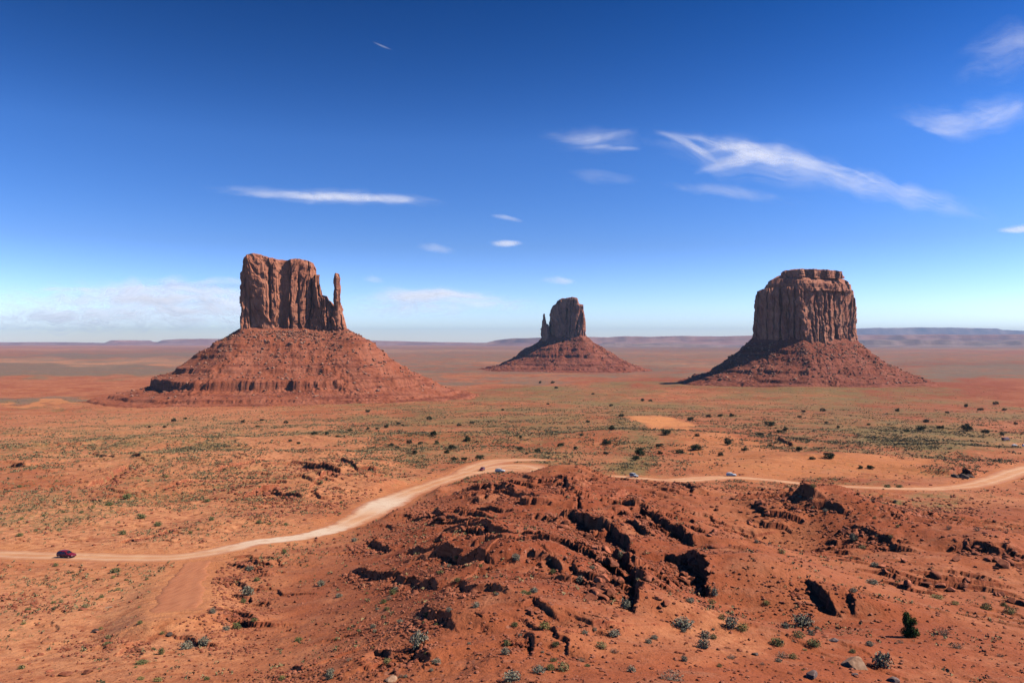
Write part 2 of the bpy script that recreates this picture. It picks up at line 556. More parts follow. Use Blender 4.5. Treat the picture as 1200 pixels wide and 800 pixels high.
def mat_ground():
    m, nt, b = new_mat('red_desert_soil')
    pos = N(nt, 'ShaderNodeNewGeometry').outputs['Position']
    nrm = N(nt, 'ShaderNodeNewGeometry').outputs['True Normal']
    flat = scaled(nt, pos, 1, 1, 0.15)
    big = noise(nt, flat, 1 / 90, 4)
    mid = noise(nt, flat, 1 / 14, 4, 0.6)
    sml = noise(nt, flat, 1 / 2.2, 4, 0.6)
    fin = noise(nt, flat, 1 / 0.45, 3, 0.6)
    c = mix_c(nt, ramp(nt, mid, 0.35, 0.68), (0.41, 0.122, 0.048), (0.54, 0.200, 0.086))
    c = mix_c(nt, ramp(nt, big, 0.42, 0.68), c, (0.36, 0.092, 0.034))
    c = mix_c(nt, math_n(nt, 'MULTIPLY', attr(nt, 'pale'), ramp(nt, sml, 0.25, 0.6)), c, (0.70, 0.292, 0.128))
    c = mix_c(nt, attr(nt, 'sand'), c, (0.69, 0.265, 0.092))
    c = mix_c(nt, math_n(nt, 'MULTIPLY', attr(nt, 'maroon'), ramp(nt, mid, 0.25, 0.5)), c, (0.29, 0.068, 0.027))
    # bare bedrock on ledges and ridges
    sep = N(nt, 'ShaderNodeSeparateXYZ'); nt.links.new(nrm, sep.inputs[0])
    steep = ramp(nt, sep.outputs['Z'], 0.86, 0.55)
    strat = noise(nt, scaled(nt, pos, 0.25, 0.25, 4.0), 1.0, 3)
    rock = mix_c(nt, ramp(nt, strat, 0.35, 0.65), (0.27, 0.066, 0.030), (0.40, 0.12, 0.056))
    c = mix_c(nt, steep, c, rock)
    # stones and gravel
    vo = N(nt, 'ShaderNodeTexVoronoi'); vo.inputs['Scale'].default_value = 0.9
    nt.links.new(pos, vo.inputs['Vector'])
    spk = math_n(nt, 'MULTIPLY', ramp(nt, vo.outputs['Distance'], 0.30, 0.16),
                 math_n(nt, 'MULTIPLY', ramp(nt, sml, 0.48, 0.62), math_n(nt, 'ADD', attr(nt, 'rocky'), 0.25)), clamp=True)
    c = mix_c(nt, math_n(nt, 'MULTIPLY', spk, 0.75), c, mix_c(nt, vo.outputs['Color'], (0.19, 0.055, 0.032), (0.50, 0.22, 0.14)))
    # plant cover seen from afar
    vn = math_n(nt, 'ADD', math_n(nt, 'MULTIPLY', noise(nt, flat, 1 / 2.6, 4, 0.8), 0.7), math_n(nt, 'MULTIPLY_ADD', noise(nt, flat, 1 / 26, 3, 0.6), 0.3, math_n(nt, 'MULTIPLY_ADD', noise(nt, flat, 1 / 260, 4, 0.65), 0.6, -0.3)))
    va = attr(nt, 'veg')
    vf = ramp(nt, math_n(nt, 'ADD', vn, math_n(nt, 'MULTIPLY', va, 0.30)), 0.60, 0.74)
    vf = math_n(nt, 'MULTIPLY', vf, ramp(nt, va, 0.0, 0.12))
    vcol = mix_c(nt, ramp(nt, noise(nt, flat, 1 / 40, 3), 0.35, 0.65), (0.24, 0.175, 0.062), (0.17, 0.165, 0.066))
    vcol = mix_c(nt, attr(nt, 'dull'), vcol, (0.17, 0.155, 0.105))
    c = mix_c(nt, math_n(nt, 'MULTIPLY', vf, 0.8), c, vcol)
    c = mix_c(nt, math_n(nt, 'MULTIPLY', ramp(nt, noise(nt, scaled(nt, pos, 1, 1.6, 0.15), 1 / 6.5, 5, 0.7), 0.50, 0.66), 0.55), c, (0.40, 0.155, 0.078))
    c = mix_c(nt, math_n(nt, 'MULTIPLY', ramp(nt, noise(nt, scaled(nt, pos, 1, 1.6, 0.15), 1 / 31, 5, 0.7), 0.55, 0.68), 0.5), c, (0.33, 0.095, 0.045))
    scar = ramp(nt, noise(nt, scaled(nt, pos, 1, 0.7, 0.15), 1 / 17, 6, 0.72), 0.56, 0.70)
    c = mix_c(nt, math_n(nt, 'MULTIPLY', scar, 0.45), c, (0.60, 0.235, 0.112))
    # tonal grain
    c = mix_c(nt, 0.55, c, mix_c(nt, sml, (0.36, 0.36, 0.36), (0.66, 0.66, 0.66)), 'OVERLAY')
    nt.links.new(c, b.inputs['Base Color'])
    rough_only(b)
    hgt = math_n(nt, 'ADD', math_n(nt, 'MULTIPLY', sml, 1.0), math_n(nt, 'MULTIPLY', fin, 0.35))
    bump(nt, b, hgt, 0.7, 0.6)
    return m


def mat_road():
    m, nt, b = new_mat('graded_dirt_road')
    pos = N(nt, 'ShaderNodeNewGeometry').outputs['Position']
    n1 = noise(nt, pos, 1 / 9, 4)
    n2 = noise(nt, pos, 1 / 0.9, 3)
    v = attr(nt, 'across')
    c = mix_c(nt, ramp(nt, n1, 0.35, 0.65), (0.63, 0.275, 0.125), (0.72, 0.365, 0.180))
    trk = ramp(nt, math_n(nt, 'ABSOLUTE', math_n(nt, 'SUBTRACT', math_n(nt, 'ABSOLUTE', v), 0.34)), 0.16, 0.05)
    c = mix_c(nt, math_n(nt, 'MULTIPLY', trk, 0.35), c, (0.76, 0.52, 0.35))
    c = mix_c(nt, attr(nt, 'dusty'), c, (0.80, 0.58, 0.40))
    n3 = noise(nt, pos, 1 / 3.5, 4, 0.7)
    rut = math_n(nt, 'MULTIPLY', ramp(nt, n3, 0.52, 0.68), 0.5)
    c = mix_c(nt, rut, c, (0.55, 0.215, 0.098))
    edge = ramp(nt, math_n(nt, 'ADD', math_n(nt, 'ABSOLUTE', v), math_n(nt, 'MULTIPLY', n3, 0.7)), 0.80, 1.2)
    c = mix_c(nt, edge, c, (0.52, 0.20, 0.10))
    nt.links.new(c, b.inputs['Base Color'])
    rough_only(b)
    bump(nt, b, n2, 0.3, 0.1)
    return m


def mat_track():
    m, nt, b = new_mat('bladed_red_dirt')
    pos = N(nt, 'ShaderNodeNewGeometry').outputs['Position']
    n1 = noise(nt, pos, 1 / 5, 4)
    n2 = noise(nt, scaled(nt, pos, 1.6, 0.15, 1), 1.0, 3)
    c = mix_c(nt, n1, (0.50, 0.170, 0.072), (0.60, 0.235, 0.108))
    c = mix_c(nt, math_n(nt, 'MULTIPLY', ramp(nt, n2, 0.45, 0.7), 0.5), c, (0.38, 0.115, 0.050))
    nt.links.new(c, b.inputs['Base Color'])
    rough_only(b)
    bump(nt, b, n2, 0.5, 0.2)
    return m


def mat_cliff(name, c1, c2, streak, unit):
    """cliff sandstone; unit = metres for the finest streak"""
    m, nt, b = new_mat(name)
    pos = N(nt, 'ShaderNodeTexCoord').outputs['Object']
    st = noise(nt, scaled(nt, pos, 1, 1, 0.07), 1 / (unit * 3), 5, 0.65, 0.4)
    st2 = noise(nt, scaled(nt, pos, 1, 1, 0.12), 1 / (unit * 14), 3, 0.6, 0.3)
    bed = noise(nt, scaled(nt, pos, 0.05, 0.05, 1), 1 / (unit * 3), 4, 0.7)
    blot = noise(nt, pos, 1 / (unit * 9), 4, 0.6)
    c = mix_c(nt, ramp(nt, blot, 0.35, 0.65), c1, c2)
    c = mix_c(nt, math_n(nt, 'MULTIPLY', ramp(nt, st, 0.5, 0.72), 0.7), c, streak)
    c = mix_c(nt, math_n(nt, 'MULTIPLY', ramp(nt, st2, 0.5, 0.7), 0.5), c, streak)
    c = mix_c(nt, 0.35, c, mix_c(nt, bed, (0.3, 0.3, 0.3), (0.7, 0.7, 0.7)), 'OVERLAY')
    nt.links.new(c, b.inputs['Base Color'])
    rough_only(b, 0.9, 0.2)
    bump(nt, b, math_n(nt, 'ADD', st, math_n(nt, 'MULTIPLY', bed, 0.6)), 0.8, unit * 1.2)
    return m


def mat_talus(name, c1, c2, c3, unit):
    m, nt, b = new_mat(name)
    pos = N(nt, 'ShaderNodeTexCoord').outputs['Object']
    n1 = noise(nt, pos, 1 / (unit * 22), 4, 0.6)
    n2 = noise(nt, pos, 1 / (unit * 2.4), 4, 0.7)
    bed = noise(nt, scaled(nt, pos, 0.06, 0.06, 1), 1 / (unit * 3.0), 3, 0.6)
    c = mix_c(nt, ramp(nt, n1, 0.35, 0.65), c1, c2)
    c = mix_c(nt, math_n(nt, 'MULTIPLY', ramp(nt, bed, 0.5, 0.64), 0.7), c, c3)
    bed2 = noise(nt, scaled(nt, pos, 0.03, 0.03, 1), 1 / (unit * 1.1), 2, 0.5)
    c = mix_c(nt, math_n(nt, 'MULTIPLY', ramp(nt, bed2, 0.56, 0.68), math_n(nt, 'MULTIPLY', ramp(nt, n1, 0.35, 0.6), 0.75)), c, c3)
    c = mix_c(nt, math_n(nt, 'MULTIPLY', ramp(nt, n2, 0.60, 0.74), 0.6), c, (0.52, 0.28, 0.19))
    c = mix_c(nt, math_n(nt, 'MULTIPLY', ramp(nt, n2, 0.42, 0.30), 0.6), c, c3)
    nt.links.new(c, b.inputs['Base Color'])
    rough_only(b)
    bump(nt, b, n2, 0.7, unit * 0.8)
    return m


def mat_simple(name, c1, c2, scale, rough=0.9, spec=0.2, metallic=0.0, bumpd=0.0, obj_var=0.0):
    m, nt, b = new_mat(name)
    pos = N(nt, 'ShaderNodeTexCoord').outputs['Object']
    n1 = noise(nt, pos, scale, 4, 0.6)
    c = mix_c(nt, ramp(nt, n1, 0.35, 0.65), c1, c2)
    if obj_var:
        oi = N(nt, 'ShaderNodeObjectInfo').outputs['Random']
        g = math_n(nt, 'MULTIPLY_ADD', oi, obj_var, 0.5 - obj_var / 2)
        cc = N(nt, 'ShaderNodeCombineColor')
        for i in range(3): nt.links.new(g, cc.inputs[i])
        c = mix_c(nt, 1.0, c, cc.outputs[0], 'OVERLAY')
    nt.links.new(c, b.inputs['Base Color'])
    rough_only(b, rough, spec)
    b.inputs['Metallic'].default_value = metallic
    if bumpd:
        bump(nt, b, n1, 0.6, bumpd)
    return m


def mat_leaf(name, c1, c2, c3, scale=3.0, tint=False):
    m, nt, b = new_mat(name)
    pos = N(nt, 'ShaderNodeTexCoord').outputs['Object']
    n1 = noise(nt, pos, scale, 3, 0.6)
    c = mix_c(nt, ramp(nt, n1, 0.35, 0.65), c1, c2)
    if tint:
        f = attr(nt, 'tint')
    else:
        f = N(nt, 'ShaderNodeObjectInfo').outputs['Random']
    c = mix_c(nt, f, c, c3)
    nt.links.new(c, b.inputs['Base Color'])
    rough_only(b, 0.8, 0.2)
    return m


MG = mat_ground()
MROAD = mat_road()
MTRACK = mat_track()

# ------------------------------------------------------------------ the ground sheet
core = np.arange(-35.0, 35.001, 0.056)
side = np.concatenate([np.arange(35.6, 50, 0.6), np.arange(50, 88, 2.0)])
az = np.radians(np.concatenate([-side[::-1], core, side]))
rr = [3.0]
while rr[-1] < 62000:
    r = rr[-1]
    if r < 40: s = r * 0.03
    elif r < 330: s = max(r * 0.0021, 0.13)
    elif r < 700: s = r * 0.0026
    elif r < 2600: s = r * 0.005
    else: s = r * 0.03
    rr.append(r + s)
rr = np.array(rr)
RRg, AZg = np.meshgrid(rr, az, indexing='ij')
GX, GY = RRg * np.sin(AZg), RRg * np.cos(AZg)
gx, gy = GX.ravel(), GY.ravel()
import time as _t; _t0=_t.time()
gz, info = H(gx, gy, True)
px, py = info['px'], info['py']

veg = np.zeros_like(gx); sand = np.zeros_like(gx); mar = np.zeros_like(gx); pale = np.zeros_like(gx); dull = np.zeros_like(gx)
wob = 1.0
wpx = px + 26 * fbm(px / 80, py / 14, 60, 3)
wpy = py + np.clip((py - 402) * 0.16, 0.3, 9) * fbm(px / 70, py / 12, 61, 3)


def add(dst, cx, cy, rx, ry, w, soft=0.5):
    np.maximum(dst, w * blob(wpx, wpy, cx, cy, rx, ry, soft), out=dst)


# plant cover (pixel address of the ground zone, extent, amount)
for z in [(640, 486, 230, 30, .62), (480, 512, 150, 24, .6), (760, 500, 60, 34, .75), (930, 470, 210, 20, .6), (880, 455, 180, 8, .65),
          (1100, 515, 110, 24, .8), (1150, 485, 90, 18, .6), (1000, 498, 200, 22, .5), (60, 470, 130, 9, .7), (240, 530, 70, 14, .55),
          (180, 545, 40, 12, .6), (100, 590, 140, 14, .38), (60, 610, 90, 20, .36), (400, 490, 120, 12, .45), (700, 460, 150, 10, .65),
          (560, 455, 120, 6, .5), (330, 500, 120, 10, .4), (740, 540, 40, 16, .75), (1040, 560, 120, 8, .35), (1090, 585, 60, 10, .35),
          (200, 535, 420, 60, .38), (300, 600, 200, 36, .3), (620, 505, 420, 46, .52), (1000, 530, 260, 40, .5), (100, 700, 220, 70, .2)]:
    add(veg, *z)
for z in [(80, 434, 210, 8.5, .95), (150, 416.5, 180, 3.0, .9), (560, 418, 120, 6, .7), (560, 434, 70, 3.5, .6), (780, 418, 80, 6, .55),
          (1160, 436, 120, 11, .85), (1130, 419, 90, 3, .5), (640, 412, 700, 3.0, .5), (600, 423, 900, 22, .66), (900, 408, 500, 3, .7), (560, 446, 160, 5, .6), (30, 466, 90, 5, .5)]:
    add(veg, *z); add(dull, z[0], z[1], z[2], z[3], 1.0)
for z in [(776, 496, 31, 11, 1), (803, 500, 20, 8, 1), (960, 548, 150, 12, .55), (740, 560, 60, 6, .4), (60, 474, 60, 3, .7), (860, 530, 60, 18, .35)]:
    add(sand, *z, soft=0.25)
for z in [(945, 448, 230, 12, 1.0), (820, 700, 480, 130, .38), (980, 452, 190, 8, .75), (1100, 460, 130, 12, .9), (1100, 427, 160, 3.5, .8), (660, 432, 170, 4.5, .7), (560, 462, 130, 8, .45), (960, 505, 90, 12, .4),
          (1000, 412, 300, 3, .3), (200, 408, 300, 2, .25), (1000, 615, 90, 22, .6), (860, 705, 75, 26, .45), (640, 675, 240, 105, .95), (1140, 720, 60, 22, .35),
          (540, 590, 60, 22, .5), (450, 690, 80, 70, .5), (1060, 480, 120, 10, .5)]:
    add(mar, *z)
for z in [(120, 424, 260, 4.0, 1.0), (470, 411, 160, 1.8, .8), (900, 413, 260, 1.8, .7), (780, 428, 110, 2.2, .7), (1120, 409, 120, 1.4, .7), (60, 409, 120, 1.6, .8), (200, 520, 240, 40, .7), (250, 405.5, 300, 1.8, .6), (640, 424, 110, 2.5, .5), (130, 620, 250, 40, .9), (300, 560, 200, 50, .65),
          (1188, 519, 26, 5, .9), (830, 765, 60, 22, .8), (1020, 590, 170, 14, .5), (720, 770, 80, 26, .4), (640, 540, 130, 10, .35), (100, 720, 200, 70, .8)]:
    add(pale, *z)
print("H",_t.time()-_t0)
onroad = sstep(3.0, 0.0, info['rsd'])
veg *= (1 - onroad) * (1 - np.clip(sand, 0, 1))
sand = np.maximum(sand, 0.45 * sstep(7, -1, info['rsd'] + 3 * pn(gx / 9, gy / 9, 70)))
rocky = np.clip(info['rid'] + 0.5 * info['face'], 0, 1)
gme = mesh_np('ground', np.stack([gx, gy, gz], -1), grid_faces(len(rr), len(az)), True,
              dict(veg=veg, sand=sand, maroon=mar, pale=pale, dull=dull, rocky=rocky))
gme.flip_normals()
ground = link('ground', gme, MG)
tag(ground, kind='structure', label='red desert ground running out to the horizon')


def interp_mask(arr, x, y):
    """value of a per-vertex ground mask at points"""
    r, a = np.hypot(x, y), np.arctan2(x, y)
    i = np.clip(np.searchsorted(rr, r), 0, len(rr) - 1)
    j = np.clip(np.searchsorted(az, a), 0, len(az) - 1)
    return arr[i * len(az) + j]


# ------------------------------------------------------------------ roads
def road_mesh(name, P_, W_, mat, label, lift=0.0, dusty=None, edge=0.3):
    n, c = len(P_), 15
    t = np.gradient(P_, axis=0)
    t /= np.hypot(t[:, 0], t[:, 1])[:, None] + 1e-9
    nv = np.stack([t[:, 1], -t[:, 0]], -1)
    v = np.linspace(-1, 1, c)
    s = np.arange(n)
    wl = W_ + 0.7 + 1.1 * pn(s / 6.0, s * 0 + 3.3, 80) + 0.8 * pn(s / 2.1, s * 0 + 3.3, 83)
    wr_ = W_ + 0.7 + 1.1 * pn(s / 6.0, s * 0 + 7.3, 81) + 0.8 * pn(s / 2.1, s * 0 + 7.3, 84)
    off = np.where(v[None, :] < 0, v[None, :] * wl[:, None], v[None, :] * wr_[:, None])
    X = P_[:, None, 0] + nv[:, None, 0] * off
    Y = P_[:, None, 1] + nv[:, None, 1] * off
    Z = base_smooth(X, Y) - 0.03 + lift + 0.04 * fbm(X / 4, Y / 4, 82, 2) - 0.05 * np.exp(-((np.abs(v)[None, :] - 0.34) / 0.12)**2)
    Z = Z - edge * sstep(0.80, 1.0, np.abs(v))[None, :]
    if edge > 0.4:
        Z = Z - 0.45 * (1 - sstep(0, 6, np.minimum(s, n - 1 - s)))[:, None]
    at = dict(across=np.broadcast_to(v[None, :], X.shape))
    dz = np.zeros(X.shape)
    if dusty:
        for (cx, cy, rad) in dusty:
            dz = np.maximum(dz, np.exp(-((X - cx)**2 + (Y - cy)**2) / rad**2))
    at['dusty'] = dz
    me = mesh_np(name, np.stack([X, Y, Z], -1).reshape(-1, 3), grid_faces(n, c), True, at)
    o = link(name, me, mat)
    tag(o, kind='structure', label=label)
    return o


dust_pts = [tuple(march([448], [590], base_smooth)[0, :2]) + (22,), tuple(march([330], [631], base_smooth)[0, :2]) + (16,),
            tuple(march([380], [623], base_smooth)[0, :2]) + (14,)]
road_mesh('road', *ROADS[0], MROAD, 'pale graded dirt road winding across the red desert', 0.0, dust_pts)
road_mesh('road', *ROADS[1], MROAD, 'dirt turnout looping off the winding road behind the two cars', 0.03)
road_mesh('path', *ROADS[2], MTRACK, 'short bladed strip of bare red dirt running down below the road', 0.14, None, 0.45)

# ------------------------------------------------------------------ buttes
def resample(poly, n):
    p = np.asarray(poly, float)
    q = np.vstack([p, p[:1]])
    d = np.concatenate([[0], np.cumsum(np.hypot(*np.diff(q, axis=0).T))])
    s = np.linspace(0, d[-1], n, endpoint=False)
    o = np.stack([np.interp(s, d, q[:, 0]), np.interp(s, d, q[:, 1])], -1)
    k = max(1, int(n * 0.006))
    for _ in range(2):
        a = np.zeros_like(o)
        for j in range(-k, k + 1):
            a += np.roll(o, j, axis=0)
        o = a / (2 * k + 1)
    return o, s, d[-1]


def poly_sd(x, y, poly):
    """distance outside polygon (negative inside), coarse polygon"""
    p = np.asarray(poly, float)
    d = np.full(x.shape, 1e12)
    ins = np.zeros(x.shape, bool)
    for i in range(len(p)):
        a, b = p[i], p[(i + 1) % len(p)]
        e = b - a
        t = np.clip(((x - a[0]) * e[0] + (y - a[1]) * e[1]) / (e @ e + 1e-9), 0, 1)
        d = np.minimum(d, (x - a[0] - t * e[0])**2 + (y - a[1] - t * e[1])**2)
        c = (a[1] > y) != (b[1] > y)
        xi = (b[0] - a[0]) * (y - a[1]) / (b[1] - a[1] + 1e-12) + a[0]
        ins ^= c & (x < xi)
    d = np.sqrt(d)
    return np.where(ins, -d, d)


def cliff_mesh(name, outline, top, zb, unit, seed, rows=130, n=900, batter=0.05, flute=1.0, cracks=18, crackdepth=3.0, tiers=None, taper=None, fixed=None):
    """outline in metres (a right, b away); top(a, b) -> z; returns a mesh in local coordinates"""
    r_ = np.random.default_rng(seed)
    o, s, Ltot = resample(outline, n)
    tn = np.roll(o, -2, axis=0) - np.roll(o, 2, axis=0)
    tn /= np.hypot(tn[:, 0], tn[:, 1])[:, None] + 1e-9
    area = 0.5 * np.sum(o[:, 0] * np.roll(o[:, 1], -1) - np.roll(o[:, 0], -1) * o[:, 1])
    sg = 1 if area > 0 else -1
    nr = np.stack([tn[:, 1], -tn[:, 0]], -1) * sg
    ang = s / Ltot * 2 * np.pi
    rad = Ltot / (2 * np.pi)
    cx_, sx_ = np.cos(ang) * rad, np.sin(ang) * rad
    T = top(o[:, 0], o[:, 1])
    t = np.linspace(0, 1, rows)
    Z = zb + t[:, None] * (T - zb)[None, :]
    u = unit
    CX, SX = np.broadcast_to(cx_, Z.shape), np.broadcast_to(sx_, Z.shape)
    zz = Z / u
    d = -batter * (Z - zb)
    w1 = 0.8 * pn(Z / (u * 22), CX / (u * 30), seed)
    d = d + flute * u * 1.25 * (0.5 - np.abs(pn(CX / (u * 9) + w1, SX / (u * 9) + Z / (u * 60), seed + 1))) * 1.3
    d = d + flute * u * 0.8 * pn(CX / (u * 4), SX / (u * 4) + Z / (u * 30), seed + 2)
    d = d + flute * u * 0.35 * pn(CX / (u * 1.7) + Z / (u * 14), SX / (u * 1.7), seed + 3)
    d = d + u * 3.2 * pn(CX / (u * 24), SX / (u * 24) + Z / (u * 70), seed + 4)
    d = d + u * 1.0 * np.round(1.8 * pn(CX / (u * 6) + seed, Z / (u * 7) + SX / (u * 6), seed + 5))      # spalled slabs
    d = d + u * 1.5 * np.round(2.0 * pn(CX / (u * 13) + seed * 3, SX / (u * 13) + Z / (u * 45), seed + 14))      # broad joint faces
    d = d + u * 0.14 * pn(zz / 2.4, CX / (u * 30), seed + 6)
    low = np.exp(-(Z - zb) / (u * 9))
    d = d + u * 1.2 * low + u * 0.8 * low * pn(zz / 1.1, CX / (u * 20), seed + 7)
    for k in range(cracks):
        c = r_.random() * Ltot
        w = u * (0.35 + 0.6 * r_.random())
        dep = crackdepth * u * (0.5 + r_.random())
        t0, t1 = (0, 1.2) if r_.random() < 0.45 else sorted(r_.random(2) * 1.1)
        cc = c + u * 1.6 * pn(Z / (u * 13), Z * 0 + k * 3.7, seed + 8)
        ds = np.abs((s[None, :] - cc + Ltot / 2) % Ltot - Ltot / 2)
        tt = np.broadcast_to(t[:, None], Z.shape)
        d = d - dep * np.exp(-(ds / w)**2) * sstep(t0 - .05, t0 + .05, tt) * sstep(t1 + .05, t1 - .05, tt)
    for (ac, w, dep, t0, t1) in (fixed or []):     # named clefts on the near side
        front = o[:, 1] < np.median(o[:, 1])
        sc = s[front][np.argmin(np.abs(o[front, 0] - ac))]
        cc = sc + u * 1.2 * pn(Z / (u * 13), Z * 0 + ac, seed + 9)
        ds = np.abs((s[None, :] - cc + Ltot / 2) % Ltot - Ltot / 2)
        tt = np.broadcast_to(t[:, None], Z.shape)
        d = d - dep * np.exp(-(ds / w)**2) * sstep(t0 - .05, t0 + .05, tt) * sstep(t1 + .05, t1 - .05, tt)
    if taper is not None:
        pass
    d = d - u * 2.6 * min(1.0, flute)
    # rounded brow
    d = d - u * 1.6 * sstep(0.93, 1.0, np.broadcast_to(t[:, None], Z.shape))**2
    X = o[None, :, 0] + nr[None, :, 0] * d
    Y = o[None, :, 1] + nr[None, :, 1] * d
    if taper is not None:
        cxx = o[:, 0].mean(); cyy = o[:, 1].mean()
        k = taper(Z)
        X, Y = cxx + (X - cxx) * k, cyy + (Y - cyy) * k
    # top surface
    cx0, cy0 = X[-1].mean(), Y[-1].mean()
    TX, TY, TZ = [], [], []
    for q in (0.985, 0.96, 0.92, 0.86, 0.78, 0.68, 0.56, 0.42, 0.27, 0.12, 0.02):
        x_, y_ = cx0 + (X[-1] - cx0) * q, cy0 + (Y[-1] - cy0) * q
        TX.append(x_); TY.append(y_)
        TZ.append(top(x_, y_) + u * 1.0 * fbm(x_ / (u * 7), y_ / (u * 7), seed + 10, 3) * min(1, (1 - q) * 8))
    V = np.stack([np.vstack([X] + [np.array(TX)]), np.vstack([Y] + [np.array(TY)]), np.vstack([Z] + [np.array(TZ)])], -1)
    f = grid_faces(V.shape[0], n, True)
    if sg < 0:
        f = f[:, ::-1]
    return mesh_np(name, V.reshape(-1, 3), f, True)


def talus_mesh(name, outline, prof, unit, seed, bands, rmax, na=1100, nrad=300, gz0=-135.0, inner=0.55):
    """apron: height by distance from the cliff foot; bands = (z, amount, sharp, wide, side)"""
    p = np.asarray(outline, float)
    c0 = p.mean(axis=0)
    th = np.linspace(0, 2 * np.pi, na, endpoint=False)
    dirs = np.stack([np.cos(th), np.sin(th)], -1)
    # radius where the ray leaves the outline
    tt = np.linspace(0, np.abs(p - c0).max() * 1.6, 400)
    XX, YY = c0[0] + dirs[:, None, 0] * tt, c0[1] + dirs[:, None, 1] * tt
    sd = poly_sd(XX.ravel(), YY.ravel(), p).reshape(XX.shape)
    r0 = tt[np.argmax(sd > 0, axis=1)]
    k = np.ones(na)
    q = np.linspace(0, 1, nrad)
    RR = r0[None, :] * inner + (q[:, None]**1.25) * (rmax - r0 * inner)[None, :]
    X, Y = c0[0] + dirs[None, :, 0] * RR, c0[1] + dirs[None, :, 1] * RR
    S = np.maximum(poly_sd(X.ravel(), Y.ravel(), p).reshape(X.shape), -unit * 6)
    u = unit
    a = np.arctan2(Y - c0[1], X - c0[0])
    S2 = S + 1.0 * u * pn(np.cos(a) * 7, np.sin(a) * 7, seed) * sstep(0, 25 * u, S) + u * 5.0 * fbm(X / (u * 38), Y / (u * 38), seed + 2, 3) * sstep(0, 20 * u, S)
    S2 = np.where(S2 > 0, S2 * (1 + 0.08 * pn(np.cos(a) * 1.5, np.sin(a) * 1.5, seed + 9)), S2)
    Z0 = np.interp(S2, prof[0], prof[1]) + np.maximum(-S2, 0) * 0.3
    rug = pn(X / (u * 5), Y / (u * 5), seed + 12) + 0.6 * np.round(2 * pn(X / (u * 2.6), Y / (u * 2.6), seed + 15))
    Z = Z0.copy()
    slump = sstep(0.0, 0.5, pn(np.cos(a) * 3.0 + X / (u * 90), np.sin(a) * 3.0, seed + 16))     # debris that buries the ledges in places
    for (zc, A, w1, w2, side) in bands:
        m = 0.75 + 0.6 * pn(np.cos(a) * 4 + zc, np.sin(a) * 4, seed + 6) - 0.8 * slump
        if side == 'left':
            m = m + (0.35 + 0.7 * slump) * sstep(0.45, 0.0, np.cos(a)) + 0.8 * rug * 0.35
        m = np.clip(m, 0.05, 1.25)
        dz = Z0 - zc - u * 0.5 * pn(np.cos(a) * 6, np.sin(a) * 6 + zc, seed + 7) + 0.42 * u * rug
        Z = Z + A * m * (np.tanh(dz / (0.5 * w1)) - np.tanh(dz / w2)) * np.exp(-(dz / (w2 * 2.5))**2)
    ph = Z0 / (2.6 * u) + 0.35 * pn(X / (u * 40), Y / (u * 40), seed + 13) + 0.08 * rug
    Z = Z + u * 0.45 * (sstep(0.0, 0.2, ph - np.floor(ph)) - (ph - np.floor(ph))) * np.clip(0.3 + 1.3 * pn(X / (u * 16), Y / (u * 16), seed + 14) - slump * .5, 0, 1) * sstep(0, 6 * u, S)
    Z = Z + u * 0.85 * fbm(X / (u * 7), Y / (u * 7), seed + 3, 4, 0.7) * (0.6 + 1.2 * slump)
    f = grid_faces(nrad, na, True)
    me = mesh_np(name, np.stack([X, Y, Z], -1).reshape(-1, 3), f[:, ::-1], True)
    me.flip_normals()
    return me, (X, Y, Z, S)


def ico(sub):
    bm = bmesh.new()
    bmesh.ops.create_icosphere(bm, subdivisions=sub, radius=1.0)
    v = np.array([q.co[:] for q in bm.verts]); f = np.array([[w.index for w in q.verts] for q in bm.faces])
    bm.free()
    return v, f


ICO1 = ico(1)
ICO3 = ico(3)


def rock_shape(seed, v, cuts=11):
    r_ = np.random.default_rng(seed)
    v = v.copy()
    for _ in range(cuts):
        nn = r_.normal(size=3); nn /= np.linalg.norm(nn)
        d = 0.48 + 0.38 * r_.random()
        v = v - np.maximum(v @ nn - d, 0)[:, None] * nn
    v = v * np.array([1 + 0.35 * r_.random(), 0.8 + 0.3 * r_.random(), 0.55 + 0.35 * r_.random()])
    return v


def stones(name, pos, size, seed, mat, sub=None, flat=0.0):
    """many small stones as one mesh"""
    r_ = np.random.default_rng(seed)
    v, f = sub or ICO1
    base = [rock_shape(seed * 50 + k, v, 5) for k in range(14)]
    n = len(pos)
    out = np.zeros((n, len(v), 3), np.float32)
    for i in range(n):
        b_ = base[r_.integers(14)]
        c, s = math.cos(q := r_.random() * 6.283), math.sin(q)
        tl = (r_.random() - 0.5) * 0.9
        x, y, z = b_[:, 0], b_[:, 1], b_[:, 2]
        y, z = y * math.cos(tl) - z * math.sin(tl), y * math.sin(tl) + z * math.cos(tl)
        x, y = x * c - y * s, x * s + y * c
        out[i, :, 0], out[i, :, 1], out[i, :, 2] = x, y, z
    out *= np.asarray(size)[:, None, None]
    out += np.asarray(pos)[:, None, :]
    ff = (f[None] + (np.arange(n) * len(v))[:, None, None]).reshape(-1, f.shape[1])
    return mesh_np(name, out.reshape(-1, 3), ff, False)


